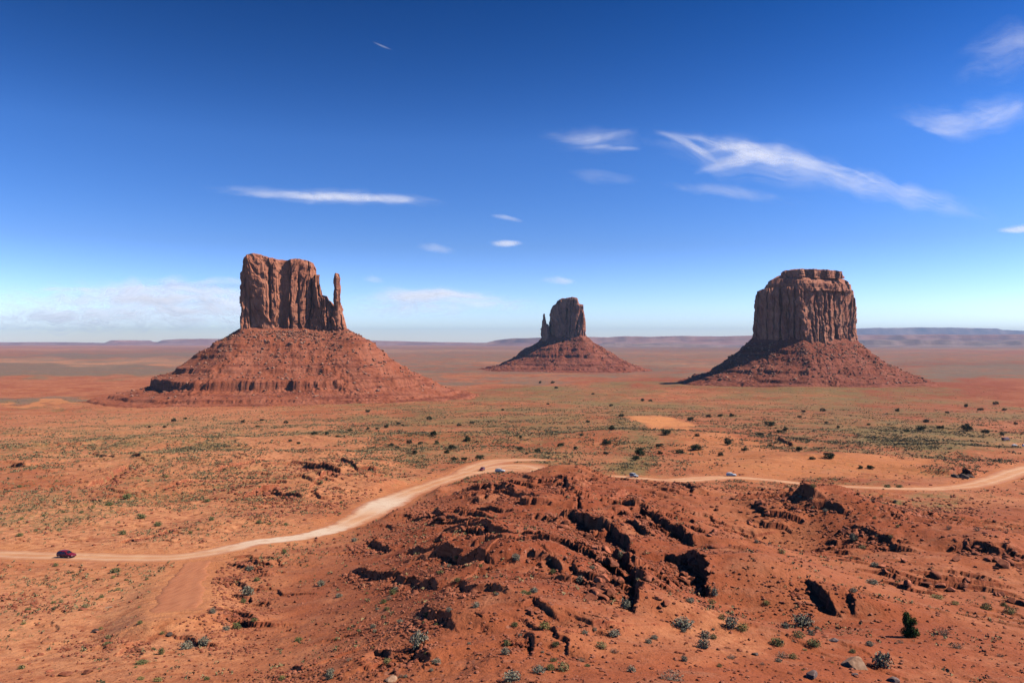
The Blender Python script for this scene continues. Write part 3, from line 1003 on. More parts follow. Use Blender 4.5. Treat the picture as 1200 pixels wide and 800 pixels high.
def butte(px0, D, label, parts, talus, cliffcols, talcols, rubble):
    mpp = D / F
    X0 = (px0 - 600) * mpp
    e = empty('sandstone_butte', (X0, D, CAMZ))
    e.rotation_euler.z = -math.atan2(X0, D) * 0.0
    tag(e, label, 'butte')
    mc = mat_cliff('cliff_sandstone', *cliffcols, mpp)
    mt = mat_talus('talus_shale', *talcols, mpp)
    for (nm, outl, topf, zb, kw) in parts:
        ol = [(a * mpp, b * mpp) for a, b in outl]
        tf = (lambda tp: (lambda a, b: np.interp(a / mpp, tp[0], (400 - np.array(tp[1])) * mpp)))(topf) if isinstance(topf, tuple) else topf(mpp)
        me = cliff_mesh(nm, ol, tf, (400 - zb) * mpp, mpp, **kw)
        link(nm, me, mc, e)
    outl, prof, bands, rmax, seed, kw = talus
    ol = [(a * mpp, b * mpp) for a, b in outl]
    me, (X, Y, Z, S) = talus_mesh('talus_slope', ol, (np.array(prof[0]) * mpp, (400 - np.array(prof[1])) * mpp), mpp, seed,
                                  [((400 - z) * mpp, A * mpp, w1 * mpp, w2 * mpp, sd) for (z, A, w1, w2, sd) in bands], rmax * mpp, **kw)
    link('talus_slope', me, mt, e)
    # fallen blocks on the apron, a scatter nobody could count
    r_ = np.random.default_rng(seed + 77)
    n, smax, zlim = rubble
    ok = np.argwhere((S > 2 * mpp) & (Z > (400 - zlim) * mpp))
    wgt = np.exp(-S[ok[:, 0], ok[:, 1]] / (60 * mpp)) + 0.25
    pick = ok[r_.choice(len(ok), n, p=wgt / wgt.sum())]
    i, j = pick[:, 0], pick[:, 1]
    sz = mpp * (0.30 + smax * r_.random(n)**4)
    pos = np.stack([X[i, j], Y[i, j], Z[i, j] + sz * 0.25], -1)
    st = stones('talus_boulders', pos, sz, seed, None)
    o = link('talus_boulders', st, mat_simple('talus_block', (0.24, 0.078, 0.042), (0.50, 0.25, 0.16), 1 / (mpp * 6)), None, (X0, D, CAMZ))
    tag(o, 'fallen boulders strewn over the slope of the ' + label.split(' with ')[0], 'boulders', kind='stuff')
    return e


WARM = ((0.44, 0.150, 0.080), (0.55, 0.215, 0.120), (0.29, 0.105, 0.062))
WARM_T = ((0.33, 0.092, 0.043), (0.40, 0.132, 0.070), (0.19, 0.052, 0.030))
DARKW = ((0.44, 0.155, 0.088), (0.58, 0.25, 0.15), (0.28, 0.10, 0.064))
DARK_T = ((0.25, 0.068, 0.037), (0.33, 0.107, 0.062), (0.15, 0.044, 0.028))

# West: thumb on the right, broad ledged apron
W_TOP = ([-60, -58.5, -57, -54, -47, -40, -33, -20, -8, 5, 14, 22, 25, 27], [330, 318, 313, 305, 301, 299, 301.5, 304.5, 305.5, 303.5, 305, 308.5, 312, 322])
butte(345, 1740, 'large ledged butte with a slim rock thumb standing on its right shoulder',
      [('cliff_wall', [(-58, -18), (-54, -27), (-45, -28), (-24, -21), (-14, -17), (-11, -9), (-7, -10), (-4, -14), (8, -10), (20, -4), (26, 4), (25, 16), (5, 28), (-30, 32), (-52, 22), (-60, 2)],
        W_TOP, 392, dict(seed=3, cracks=24, flute=0.75, batter=0.02, fixed=[(-10, 4.5, 14, 0.25, 1.2), (-42, 2.5, 6, 0.2, .9), (-26, 2.5, 6, 0.4, 1.2), (14, 2, 5, 0.1, .8), (-3, 3, 5, -.1, .35)])),
       ('rock_shoulder', [(19, -6), (28, -9), (36, -8), (44, -6), (52, -5), (60, -3), (63, 2), (60, 8), (46, 13), (30, 16), (18, 12)],
        ([19, 24, 27, 29, 31, 34, 37, 39, 42, 45, 48, 52, 55, 58, 60, 63], [322, 326, 338, 345, 347, 346, 347, 352, 354, 358, 361, 362, 364, 374, 380, 390]), 394,
        dict(seed=8, cracks=16, n=500, rows=80, batter=0.03, flute=1.0)),
       ('rock_thumb', [(45, -2), (46, -5), (51, -6), (55, -3), (55, 2), (51, 5), (46, 4)], ([44, 46, 49, 52, 55, 56], [323, 321, 320, 321, 323, 325]), 394,
        dict(seed=12, cracks=3, n=260, rows=120, batter=0.0, flute=0.35, crackdepth=0.8,
             taper=lambda Z: np.interp((400 * 1.0 - Z / 1.847), [318, 321, 324, 345, 356, 372, 394], [0.55, 0.72, 0.78, 0.9, 1.0, 1.35, 1.8])))],
      ([(-60, -18), (-50, -29), (-20, -22), (20, -9), (60, -6), (65, 3), (50, 14), (0, 32), (-40, 34), (-61, 8)],
       ([-8, 0, 22, 43, 63, 75, 91, 104, 122, 165, 205, 260, 330], [384, 387, 400, 417, 430, 436, 444, 452, 458, 466.5, 475, 492, 510]),
       [(404.5, 2.2, .8, 4.5, ''), (417, 1.2, .7, 5, ''), (432, 3.0, .8, 6, ''), (446, 4.4, 0.8, 8, 'left'), (459.5, 1.6, .5, 4, 'left'), (463.5, 1.6, .5, 4, ''), (468, 1.6, .5, 4, ''), (474, 1.4, .5, 4, ''), (479, 1.2, .5, 4, '')],
       330, 21, {}), WARM, WARM_T, (6500, 1.7, 457))

# East: far, in shade, slim thumb on the left
butte(662, 3750, 'small far butte in shade with a slim rock spike at its left edge',
      [('cliff_wall', [(-20.5, 3), (-16, -2), (-8, -6), (4, -11), (16, -16), (21, -17), (24.5, -12), (25, 4), (12, 14), (-8, 16), (-19, 12)],
        ([-21, -19, -17, -14, -9.5, -8.7, -3, 8, 13, 14.6, 16, 20.6, 23, 25], [382, 372, 364, 358.5, 356, 352.5, 350, 349, 350, 356, 357, 357.5, 362, 372]), 399,
        dict(seed=33, cracks=12, batter=0.02, flute=0.7)),
       ('rock_thumb', [(-27, 1), (-25, -1.5), (-22, -2), (-20, 1), (-20, 4), (-24, 5), (-26.5, 4)], ([-27, -25.5, -25, -24.4, -23.4, -22.4, -21, -19.5], [393, 370, 367.5, 367.5, 371, 377, 380, 379]), 400,
        dict(seed=37, cracks=2, n=240, rows=60, batter=0.0, flute=0.25))],
      ([(-26, 2), (-8, -7), (18, -18), (26, -8), (25, 6), (0, 18), (-24, 12)],
       ([-5, 0, 6, 18, 28, 40, 53, 67, 92, 160], [391, 395, 401, 408, 416, 423, 428, 431.5, 438, 455]),
       [(398, .8, .4, 2.5, ''), (409, .9, .4, 3, ''), (416.5, 1.6, .5, 4, ''), (426, .8, .3, 2, ''), (430, .8, .25, 2, '')],
       150, 41, dict(na=800, nrad=200)), DARKW, DARK_T, (1500, 0.9, 430))

# Merrick-like: massive block with a stepped cap
def merrick_top(mpp):
    def f(a, b):
        z = np.interp(a / mpp, [-63, -60, -58, -52, -45, -30, 20, 45, 56, 60, 63, 66], [352, 343, 341.5, 340, 337.5, 337, 336, 336, 337.5, 340, 346, 360])
        return (400 - z) * mpp
    return f


STEP = [(-47, -1), (-38, -9), (-20, -20), (-8, -23), (8, -18), (34, -8), (54, 3), (58, 12), (52, 26), (20, 32), (-24, 32), (-44, 18)]


def step_top(mpp):
    def f(a, b):
        d = -poly_sd(np.asarray(a) / mpp, np.asarray(b) / mpp, STEP)
        return (400 - np.interp(d, [0, 2, 5, 12, 20], [332.5, 331, 328.5, 324.5, 321.5])) * mpp
    return f


butte(945, 2236, 'massive dark flat-topped butte with a stepped caprock and fluted cliffs',
      [('cliff_wall', [(-63, 2), (-58, -4), (-44, -12), (-28, -21), (-15, -28), (-10, -28), (4, -23), (28, -12), (50, 0), (63, 8), (67, 16), (65, 30), (40, 34), (0, 40), (-40, 34), (-60, 18)],
        merrick_top, 404, dict(seed=53, cracks=48, batter=0.035, flute=0.85, crackdepth=2.2, fixed=[(18, 3, 7, .5, .9), (38, 3.5, 9, .45, .95), (-4, 2.5, 7, -.1, .35), (55, 2.5, 7, .1, .9), (28, 2, 5, 0, .6), (8, 2, 5, 0.1, .8)])),
       ('cap_step', STEP, step_top, 342, dict(seed=57, cracks=10, rows=40, n=600, batter=0.12, flute=0.45, crackdepth=1.0)),
       ('cap_rock', [(-32, 0), (-27, -7), (-20, -8), (-14, -14), (-4, -13), (4, -16), (14, -12), (24, -12), (31, -7), (40, -5), (42, 4), (34, 14), (8, 20), (-20, 16)],
        ([-33, -30, -24, -12, 10, 30, 39, 43], [320, 318.5, 317, 316, 316, 317, 318, 320]), 326.5, dict(seed=59, cracks=18, rows=30, n=500, batter=0.1, flute=0.9, crackdepth=1.6))],
      ([(-64, 2), (-44, -14), (-14, -29), (8, -21), (64, 7), (68, 17), (64, 32), (30, 42), (-30, 40), (-62, 20)],
       ([-6, 0, 7, 20, 32, 45, 55, 68, 86, 112, 260], [396, 400, 407, 418, 427, 434, 438, 443.5, 450, 461, 510]),
       [(412, 2.0, .6, 4, ''), (420, 1.0, .6, 4, ''), (434, 2.0, .6, 4.5, ''), (443, 1.4, .4, 3, '')],
       270, 61, dict(na=1000, nrad=260)), DARKW, DARK_T, (5200, 1.5, 446))

# ------------------------------------------------------------------ far mesas on the horizon
def mesa(D, pts, depth, base_py, mat, label, seed, cliff=0.45):
    """pts = (px, py) skyline; a solid tableland with cliff and apron"""
    mpp = D / F
    x = np.linspace(pts[0][0], pts[-1][0], max(80, int((pts[-1][0] - pts[0][0]) * 1.5)))
    yt = np.interp(x, [p[0] for p in pts], [p[1] for p in pts])
    yt = yt + 0.35 * fbm(x / 18, x * 0, seed, 4) * np.clip((base_py - yt) / 3, 0, 1)
    hz = np.maximum((base_py - yt) * mpp, 1)
    X = (x - 600) * mpp
    inden = depth * 0.07 * fbm(x / 70, x * 0 + 3, seed + 1, 3, 0.5)
    rows = [(-.75, 0.0), (-.35, .12), (-.14, .28), (-.07, 1 - cliff), (-.055, 1 - cliff + .05), (-.03, .9), (0, 1.0), (.3, 1.0), (.8, .97), (1.0, -.05)]
    V = []
    for (q, k) in rows:
        V.append(np.stack([X, D + q * depth + inden * (1 if q < .5 else 0) * (1 + .3 * (q + .1)), CAMZ - (base_py - 400) * mpp * np.ones_like(x) - 15 + k * (hz + 15)], -1))
    V = np.array(V)
    me = mesh_np('hills', V.reshape(-1, 3), grid_faces(len(rows), len(x)), True)
    o = link('hills', me, mat)
    tag(o, label, kind='structure')
    return o


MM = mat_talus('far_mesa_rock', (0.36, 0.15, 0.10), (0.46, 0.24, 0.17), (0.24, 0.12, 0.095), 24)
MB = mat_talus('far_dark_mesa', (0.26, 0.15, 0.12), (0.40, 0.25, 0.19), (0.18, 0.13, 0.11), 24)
mesa(30000, [(-160, 402), (-60, 401), (0, 401.2), (40, 401), (60, 401.3), (100, 402), (123, 402), (127, 400), (130, 398.6), (136, 398.6), (140, 400.4), (150, 401), (185, 400.5), (192, 398.2), (215, 397), (262, 397), (300, 397.6), (340, 398.5), (430, 399), (500, 400.5), (560, 401.5), (640, 402)],
     3500, 404.5, MM, 'long low pale mesa on the left horizon with one small knob', 101)
mesa(26000, [(560, 404), (582, 398.5), (600, 396.5), (640, 395.5), (690, 394.6), (712, 395), (730, 394), (760, 394.4), (800, 393.5), (850, 394), (890, 393), (960, 392.5), (1005, 393), (1030, 392), (1070, 392.4), (1100, 391.6), (1140, 392.2), (1180, 391.8), (1260, 392), (1340, 392.4)],
     4200, 405.2, MM, 'banded mesa rim along the right horizon', 107, 0.55)
mesa(19500, [(690, 407), (720, 401.5), (760, 402.5), (800, 402.2), (850, 405), (1000, 404), (1012, 398.5), (1030, 397.5), (1055, 400.5), (1075, 397.5), (1110, 398), (1140, 400), (1165, 401.5), (1190, 398.5), (1230, 398), (1330, 398)],
     2600, 407, MB, 'dark low mesa in front of the right rim', 113, 0.6)
mesa(46000, [(960, 390), (1000, 385.5), (1030, 384.2), (1080, 383.6), (1130, 384), (1168, 384.6), (1176, 386.6), (1200, 387.5), (1260, 389), (1330, 391)],
     6000, 403.4, MB, 'faint blue range far behind the right mesas', 119, 0.3)

# ------------------------------------------------------------------ haze
hx = 63000.0
hv = np.array([[x, y, z] for x in (-hx, hx) for y in (-9000, 63500) for z in (-30, 1150)], float)
hf = np.array([[0, 1, 3, 2], [4, 6, 7, 5], [0, 4, 5, 1], [2, 3, 7, 6], [0, 2, 6, 4], [1, 5, 7, 3]])
hm = bpy.data.materials.new('thin_air')
hm.use_nodes = True
hm.node_tree.nodes.clear()
ho = hm.node_tree.nodes.new('ShaderNodeOutputMaterial')
hp = hm.node_tree.nodes.new('ShaderNodeVolumePrincipled')
hp.inputs['Density'].default_value = 1.75e-5
hp.inputs['Color'].default_value = (0.42, 0.68, 1.0, 1)
hp.inputs['Anisotropy'].default_value = 0.0
hm.node_tree.links.new(hp.outputs[0], ho.inputs['Volume'])
haze = link('haze', mesh_np('haze', hv, hf, False), hm)
tag(haze, kind='stuff', label='thin blue haze in the desert air')

# ------------------------------------------------------------------ clouds
def mat_cloud():
    m, nt, b = new_mat('ice_cloud')
    nt.nodes.remove(b)
    out = nt.nodes['Material Output']
    cu, cv = attr(nt, 'along'), attr(nt, 'across')
    cb = N(nt, 'ShaderNodeCombineXYZ')
    nt.links.new(cu, cb.inputs[0]); nt.links.new(cv, cb.inputs[1])
    nt.links.new(attr(nt, 'seed'), cb.inputs[2])
    a = noise(nt, scaled(nt, cb.outputs[0], 0.17, 0.30, 1), 1.0, 8, 0.62, 1.6)
    a2 = noise(nt, scaled(nt, cb.outputs[0], 0.07, 0.30, 1), 1.0, 7, 0.6, 1.4)
    env = attr(nt, 'fade')
    big_ = ramp(nt, math_n(nt, 'ADD', a, math_n(nt, 'MULTIPLY', env, 0.20)), 0.40, 0.92)
    fil = math_n(nt, 'MULTIPLY_ADD', ramp(nt, a2, 0.34, 0.70), 0.5, 0.5)
    d = math_n(nt, 'MULTIPLY', math_n(nt, 'MULTIPLY', big_, fil), math_n(nt, 'POWER', env, 1.1))
    d = math_n(nt, 'MULTIPLY', d, math_n(nt, 'MULTIPLY', attr(nt, 'amount'), 0.74), clamp=True)
    tr = N(nt, 'ShaderNodeBsdfTransparent')
    di = N(nt, 'ShaderNodeBsdfDiffuse'); di.inputs[0].default_value = (0.95, 0.95, 0.95, 1)
    tl = N(nt, 'ShaderNodeBsdfTranslucent'); tl.inputs[0].default_value = (0.95, 0.95, 0.95, 1)
    mx = N(nt, 'ShaderNodeMixShader'); mx.inputs[0].default_value = 0.9
    nt.links.new(di.outputs[0], mx.inputs[1]); nt.links.new(tl.outputs[0], mx.inputs[2])
    m2 = N(nt, 'ShaderNodeMixShader')
    nt.links.new(d, m2.inputs[0]); nt.links.new(tr.outputs[0], m2.inputs[1]); nt.links.new(mx.outputs[0], m2.inputs[2])
    nt.links.new(m2.outputs[0], out.inputs['Surface'])
    return m


MCL = mat_cloud()


def cloud(strands, alt, amount, label, seed, group=None):
    """one cloud: closed thin lenses of ice haze, one per strand ((px, py, half width) points, weight)"""
    AV, AF, AT = [], [], {k: [] for k in ('along', 'across', 'fade', 'seed', 'amount')}
    base = 0
    for si, (pts, wt) in enumerate(strands):
        pts = np.array(pts, float)
        d = np.concatenate([[0], np.cumsum(np.hypot(np.diff(pts[:, 0]), np.diff(pts[:, 1])))])
        n, c = max(24, int(d[-1] / 4)), 21
        s = np.linspace(0, d[-1], n)
        k = max(1, n // 14)

        def sm(q):
            e = np.pad(q, k, mode='reflect', reflect_type='odd')
            return np.convolve(e, np.ones(2 * k + 1) / (2 * k + 1), 'valid')
        x, y, w = (sm(np.interp(s, d, pts[:, i])) for i in range(3))
        w = np.maximum(w, 1.0) * 1.5
        y = y + 0.25 * w * pn(s / 30.0, s * 0 + seed, seed + si)
        v = np.linspace(-1, 1, c)
        yy = y[:, None] + v[None, :] * w[:, None]
        xx = x[:, None] + 0.5 * v[None, :] * w[:, None]
        al = alt * (1 + 0.03 * si)
        Yd = al * F / np.maximum(400 - yy, 4)
        X = (xx - 600) / F * Yd
        along = np.broadcast_to((s / 12.0)[:, None], X.shape)
        across = (v[None, :] * w[:, None]) / 6.0
        t = np.clip(s / d[-1], 0, 1)[:, None]
        ends = np.clip(np.sin(np.pi * t), 0, 1)**0.8
        fade = (1 - v[None, :]**2)**1.3 * ends
        th = np.minimum(al * 0.02, 0.2 * w[:, None] * Yd / F) * (1 - v[None, :]**2) * np.sin(np.pi * t)
        V1 = np.stack([X, Yd, CAMZ + al + th], -1).reshape(-1, 3)
        V2 = np.stack([X, Yd, CAMZ + al - th], -1).reshape(-1, 3)
        f = grid_faces(n, c)
        AV += [V1, V2]
        AF += [f + base, f[:, ::-1] + base + n * c]
        base += 2 * n * c
        for k_, q in dict(along=along, across=across, fade=fade).items():
            AT[k_].append(np.concatenate([np.broadcast_to(q, X.shape).ravel()] * 2))
        AT['seed'].append(np.full(2 * n * c, seed * 3.3 + si * 7.7))
        AT['amount'].append(np.full(2 * n * c, amount * wt))
    me = mesh_np('cloud', np.vstack(AV), np.vstack(AF), True, {k: np.concatenate(q) for k, q in AT.items()})
    o = link('cloud', me, MCL)
    tag(o, label, 'cloud', group)
    return o


cloud([([(765, 154, 3), (790, 160, 5), (815, 172, 6), (840, 190, 6), (850, 204, 3)], .8),
       ([(785, 156, 4), (840, 166, 9), (880, 178, 11), (930, 186, 10), (975, 198, 8), (1010, 208, 5)], 1.0),
       ([(812, 204, 3), (840, 193, 6), (880, 184, 7), (930, 171, 3)], .9),
       ([(880, 182, 10), (960, 200, 16), (1040, 224, 16), (1170, 252, 10)], .6), ([(900, 172, 2), (940, 186, 3), (1000, 200, 3), (1045, 222, 2)], .5), ([(820, 180, 3), (870, 170, 4), (925, 172, 3)], .6),
       ([(760, 170, 10), (850, 186, 22), (940, 196, 22), (1030, 220, 12)], .4)], 6000, 0.8,
      'largest feathery white cloud trailing above the flat-topped butte', 1)
cloud([([(640, 160, 4), (680, 163, 6), (720, 158, 5), (750, 152, 3)], 1.0), ([(672, 174, 2), (710, 173, 3), (752, 174, 2)], .9), ([(630, 165, 8), (700, 165, 13), (765, 162, 6)], .35)],
      6000, 0.5, 'thin wisp touching the left end of the largest feathery cloud', 2)
cloud([([(770, 214, 4), (830, 222, 7), (880, 229, 7), (950, 240, 4)], 1.0), ([(660, 205, 4), (700, 208, 8), (750, 210, 4)], .5)], 6000, 0.3, 'faint veil just below the largest feathery cloud', 3)
cloud([([(1055, 136, 4), (1085, 147, 8), (1120, 147, 9), (1160, 136, 8), (1225, 116, 6)], 1.0), ([(1040, 132, 8), (1110, 146, 17), (1240, 120, 14)], .45), ([(1080, 152, 3), (1110, 156, 5), (1140, 160, 3)], .5)],
      6000, 0.55, 'soft white wisp rising to the right edge of the sky', 4)
cloud([([(1110, 90, 10), (1160, 70, 22), (1200, 55, 26), (1260, 40, 24)], 1.0), ([(1140, 66, 5), (1190, 50, 8), (1240, 30, 8)], .8)], 6500, 0.25, 'very faint veil high in the upper right sky', 5)
cloud([([(262, 226, 2), (310, 228, 3.5), (380, 230, 4), (440, 231, 4.5), (490, 233, 4), (522, 238, 2)], 1.0), ([(235, 221, 3), (330, 227, 7), (430, 231, 8), (530, 238, 4)], .45), ([(400, 232, 2), (450, 234, 4), (500, 235, 3)], .8)],
      6000, 0.95, 'long narrow white streak high above the butte with the thumb', 6)
cloud([([(574, 253, 2), (592, 255, 3), (614, 260, 2)], 1.0)], 6000, 0.5, 'upper of two small wisps in mid sky', 7)
cloud([([(574, 286, 2.5), (593, 285, 3.5), (614, 285, 2)], 1.0)], 6000, 0.75, 'lower of two small wisps in mid sky', 8)
cloud([([(488, 289, 3), (510, 291, 5), (536, 294, 3)], 1.0)], 6000, 0.25, 'dim smudge of cloud left of the two small wisps', 9)
cloud([([(420, 351, 5), (470, 347, 7), (520, 345, 5), (572, 346, 3)], 1.0), ([(395, 353, 7), (470, 350, 12), (610, 352, 7)], .5)], 3600, 1.5, 'bright streak low in the sky right of the thumb', 10)
cloud([([(628, 329, 2), (655, 329, 4), (682, 331, 2)], 1.0)], 4500, 0.6, 'small flat wisp above the far shaded butte', 11)
cloud([([(1168, 271, 2), (1192, 268, 4), (1225, 265, 4)], 1.0)], 6000, 0.9, 'short white wisp cut by the right edge of the sky', 12)
cloud([([(-80, 366, 16), (60, 362, 22), (170, 356, 24), (290, 360, 20), (420, 368, 12)], .9), ([(60, 352, 6), (140, 344, 11), (220, 340, 14), (330, 346, 9)], .9), ([(120, 366, 10), (210, 358, 16), (330, 362, 10)], .8), ([(-80, 376, 8), (100, 372, 11), (300, 374, 9)], .8), ([(40, 338, 2), (80, 339, 3), (130, 341, 2)], .6)],
      2300, 1.3, 'broad pale cloud bank low behind the butte with the thumb', 13)
cloud([([(400, 364, 6), (480, 362, 9), (560, 356, 9), (650, 356, 6)], 1.0)], 3000, 0.7, 'hazy low veil under the bright streak', 14)
cloud([([(215, 334, 3), (255, 331, 5), (300, 331, 3)], 1.0), ([(425, 328, 2), (438, 327, 4), (452, 329, 2)], .8)], 3600, 0.45, 'thin upper fringe of the pale cloud bank', 15)
cloud([([(436, 49, 1), (447, 54, 1.4), (461, 59, 1)], 1.0)], 8000, 0.4, 'tiny faint streak alone near the top of the sky', 16)

# ------------------------------------------------------------------ stones
MROCK = mat_simple('red_sandstone', (0.29, 0.078, 0.037), (0.43, 0.145, 0.074), 1.6, bumpd=0.06, obj_var=0.4)
MRUB = mat_simple('red_rubble', (0.25, 0.064, 0.030), (0.42, 0.145, 0.078), 0.6)
MGREY = mat_simple('grey_weathered_stone', (0.16, 0.10, 0.085), (0.27, 0.18, 0.15), 1.6, bumpd=0.05)
MTAN = mat_simple('tan_sandstone', (0.40, 0.21, 0.12), (0.56, 0.33, 0.20), 1.8, bumpd=0.12)
MDARK = mat_simple('dark_varnished_stone', (0.08, 0.055, 0.045), (0.14, 0.09, 0.07), 1.6, bumpd=0.05)
VAR = [mesh_np('boulder', rock_shape(900 + k, ICO3[0], 12), ICO3[1], False) for k in range(12)]
for me in VAR:
    me.materials.append(MROCK)


def put_rock(i, p, size, rz, label, group=None, squash=1.0, mat=None, tilt=0.0):
    me = VAR[i % 12]
    if mat is not None:
        me = me.copy(); me.materials.clear(); me.materials.append(mat)
    o = bpy.data.objects.new('boulder', me)
    COL.objects.link(o)
    o.location = (p[0], p[1], p[2] + size * 0.28 * squash)
    o.scale = (size, size, size * squash)
    o.rotation_euler = (tilt, tilt * 0.6, rz)
    return tag(o, label, 'boulder', group)


# stones one can point to
NAMED = [  # px, py, width px, material, squash, label
    (1003, 781, 28, MTAN, .95, 'big tan sandstone boulder near the bottom right edge'),
    (951, 793, 19, MGREY, .9, 'dark grey rounded boulder left of the big tan one'),
    (1046, 798, 17, MGREY, .75, 'grey flat boulder right of the big tan one'),
    (1002, 791, 9, MGREY, .7, 'small grey stone under the front of the big tan boulder'),
    (977, 751, 13, MGREY, .6, 'pale flat slab among small stones above the dark grey boulder'),
    (967, 746, 10, MROCK, .6, 'dark red flat stone touching the pale flat slab'),
    (885, 767, 9, MDARK, .7, 'dark little stone alone on the pale washed ground'),
    (458, 797, 15, MTAN, .8, 'pale blocky boulder at the bottom edge left of centre'),
    (759, 681, 13, MROCK, 1.1, 'upright round boulder just right of the deep black ledge shadow'),
    (772, 702, 10, MROCK, 1.0, 'left boulder of the touching pair right of the black shadow'),
    (781, 708, 11, MROCK, 1.1, 'right boulder of the touching pair right of the black shadow'),
    (773, 711, 8, MROCK, .8, 'small boulder in front of the touching pair'),
    (711, 704, 9, MROCK, .9, 'rounded boulder left of the deep black ledge shadow'),
    (722, 722, 9, MROCK, .8, 'low boulder below the deep black ledge shadow'),
    (111, 740, 10, MDARK, .7, 'greenish black block on the bare slope at left'),
    (198, 744, 9, MDARK, .7, 'black block at the foot of the bladed dirt strip'),
    (33, 763, 8, MROCK, .8, 'dark red upright stone near the lower left edge'),
    (47, 767, 9, MROCK, .5, 'flat red stone right of the upright one at lower left'),
    (103, 788, 12, MROCK, .6, 'wide dark red stone at the bottom left'),
    (76, 791, 14, MROCK, .6, 'broad crumbly red block at the bottom left'),
    (58, 787, 9, MROCK, .6, 'small red block beside the broad crumbly one'),
    (26, 702, 11, MROCK, .6, 'largest stone of the scree patch at the left edge'),
    (98, 714, 12, MROCK, .4, 'thin flat slab on the slope below the red car'),
    (127, 712, 8, MTAN, .5, 'small pale slab right of the thin flat slab'),
    (1128, 560, 14, MDARK, .8, 'largest dark boulder of the roadside outcrop at right'),
    (1119, 559, 10, MDARK, .8, 'dark boulder at the left end of the roadside outcrop'),
    (1137, 559, 10, MDARK, .7, 'dark boulder at the right end of the roadside outcrop'),
    (1130, 553, 9, MDARK, .8, 'dark boulder on top of the roadside outcrop'),
    (1185, 706, 17, MROCK, .9, 'tall red block with a black cleft at the right edge'),
    (1197, 709, 15, MROCK, .9, 'red block cut by the right edge of the picture'),
    (1115, 692, 11, MROCK, .8, 'dark block at the left end of the rock wall near the right edge'),
    (1086, 684, 10, MROCK, .8, 'tilted dark block between two rows of stones at right'),
]
pw = P([q[0] for q in NAMED], [q[1] for q in NAMED])
for i, (q, p) in enumerate(zip(NAMED, pw)):
    put_rock(i * 5 + 3, p, q[2] * 0.5 * p[1] / F, 0.7 * i, q[5], None, q[4], q[3], 0.1)

# clusters of stones below the ledges: zone, count, pixel boxes, size px, label, group
CLUST = [
    (70, (655, 770, 610, 672), (3, 9), 'angular red boulder in the rubble between the two upper black ledges', 'boulders between the upper ledges'),
    (60, (690, 800, 680, 742), (4, 11), 'angular red boulder in the rubble around the deep black ledge shadow', 'boulders around the deep shadow'),
    (34, (800, 855, 650, 735), (4, 9), 'angular red boulder below the right black ledges', 'boulders below the right ledges'),
    (30, (520, 650, 660, 740), (3, 7), 'red boulder under the short ledges left of the central rubble', 'boulders under the left ledges'),
    (22, (500, 545, 592, 625), (3, 6), 'dark red boulder in the small rockfall beside the road bend', 'boulders of the small rockfall'),
    (30, (1020, 1180, 655, 700), (4, 10), 'red boulder in the long stone row above the lone green juniper', 'boulders of the long stone row'),
    (16, (930, 1010, 610, 650), (3, 7), 'red boulder in the line crossing the slope right of centre', 'boulders of the slope line'),
    (16, (1060, 1150, 610, 660), (3, 6), 'red boulder on the eroded slope below the right road', 'boulders on the eroded slope'),
    (22, (820, 900, 590, 632), (3, 7), 'red boulder on the crest slope right of the ledges', 'boulders on the crest slope'),
]
r_ = np.random.default_rng(5)
for (n, (x0, x1, y0, y1), (s0, s1), lab, grp) in CLUST:
    m = n * 14
    qx, qy = r_.uniform(x0, x1, m), r_.uniform(y0, y1, m)
    pp = P(qx, qy)
    sc = ledge_height(pp[:, 0], pp[:, 1], True)[1] + 0.15 * r_.random(m) + 0.25 * pn(qx / 12, qy / 9, 91)
    for k in np.argsort(-sc)[:n]:
        s = 1.65 * (s0 + (s1 - s0) * r_.random()**1.8) * pp[k, 1] / F * 0.5
        put_rock(r_.integers(12), pp[k], s, r_.random() * 6.28, lab, grp, 0.75 + 0.4 * r_.random(), None, r_.normal() * 0.3)

# uncounted small rubble
M = 240000
ra = np.radians(r_.uniform(-35, 35, M))
rd = np.exp(r_.uniform(math.log(62), math.log(480), M))
sx, sy = rd * np.sin(ra), rd * np.cos(ra)
hz_, inf = H(sx, sy, True)
scree = np.zeros(M)
for z in [(30, 703, 45, 14), (108, 742, 40, 14), (262, 580, 26, 9), (335, 590, 30, 10), (400, 592, 32, 12), (285, 690, 40, 22), (270, 735, 50, 16), (300, 610, 26, 8), (1060, 620, 50, 16), (980, 632, 50, 12), (1100, 595, 60, 10),
          (510, 610, 30, 18), (470, 640, 60, 20), (350, 785, 60, 16), (450, 760, 60, 40), (1000, 590, 40, 10)]:
    scree = np.maximum(scree, blob(inf['px'], inf['py'], *z, 0.5))
prob = 0.045 + 0.06 * (rd < 130) + 0.95 * inf['face'] + 0.22 * inf['rid'] * (pn(sx / 6, sy / 6, 95) > 0.1) + 0.45 * scree
prob *= inf['rsd'] > 1.5
keep = r_.random(M) < prob
sx, sy, hz_, rd = sx[keep], sy[keep], hz_[keep], rd[keep]
fk = inf['face'][keep]
sz = (0.07 + 0.40 * r_.random(len(sx))**4) * np.clip(rd / 170, 0.55, 1.8) * (1 + 1.3 * np.clip(fk - 0.25, 0, 1) * r_.random(len(sx)))
link('rubble', stones('rubble', np.stack([sx, sy, hz_ + sz * 0.2], -1), sz, 71, None), MRUB)
tag(bpy.data.objects['rubble'], 'small broken red stones strewn below the ledges and over the slopes', 'rubble', kind='stuff')

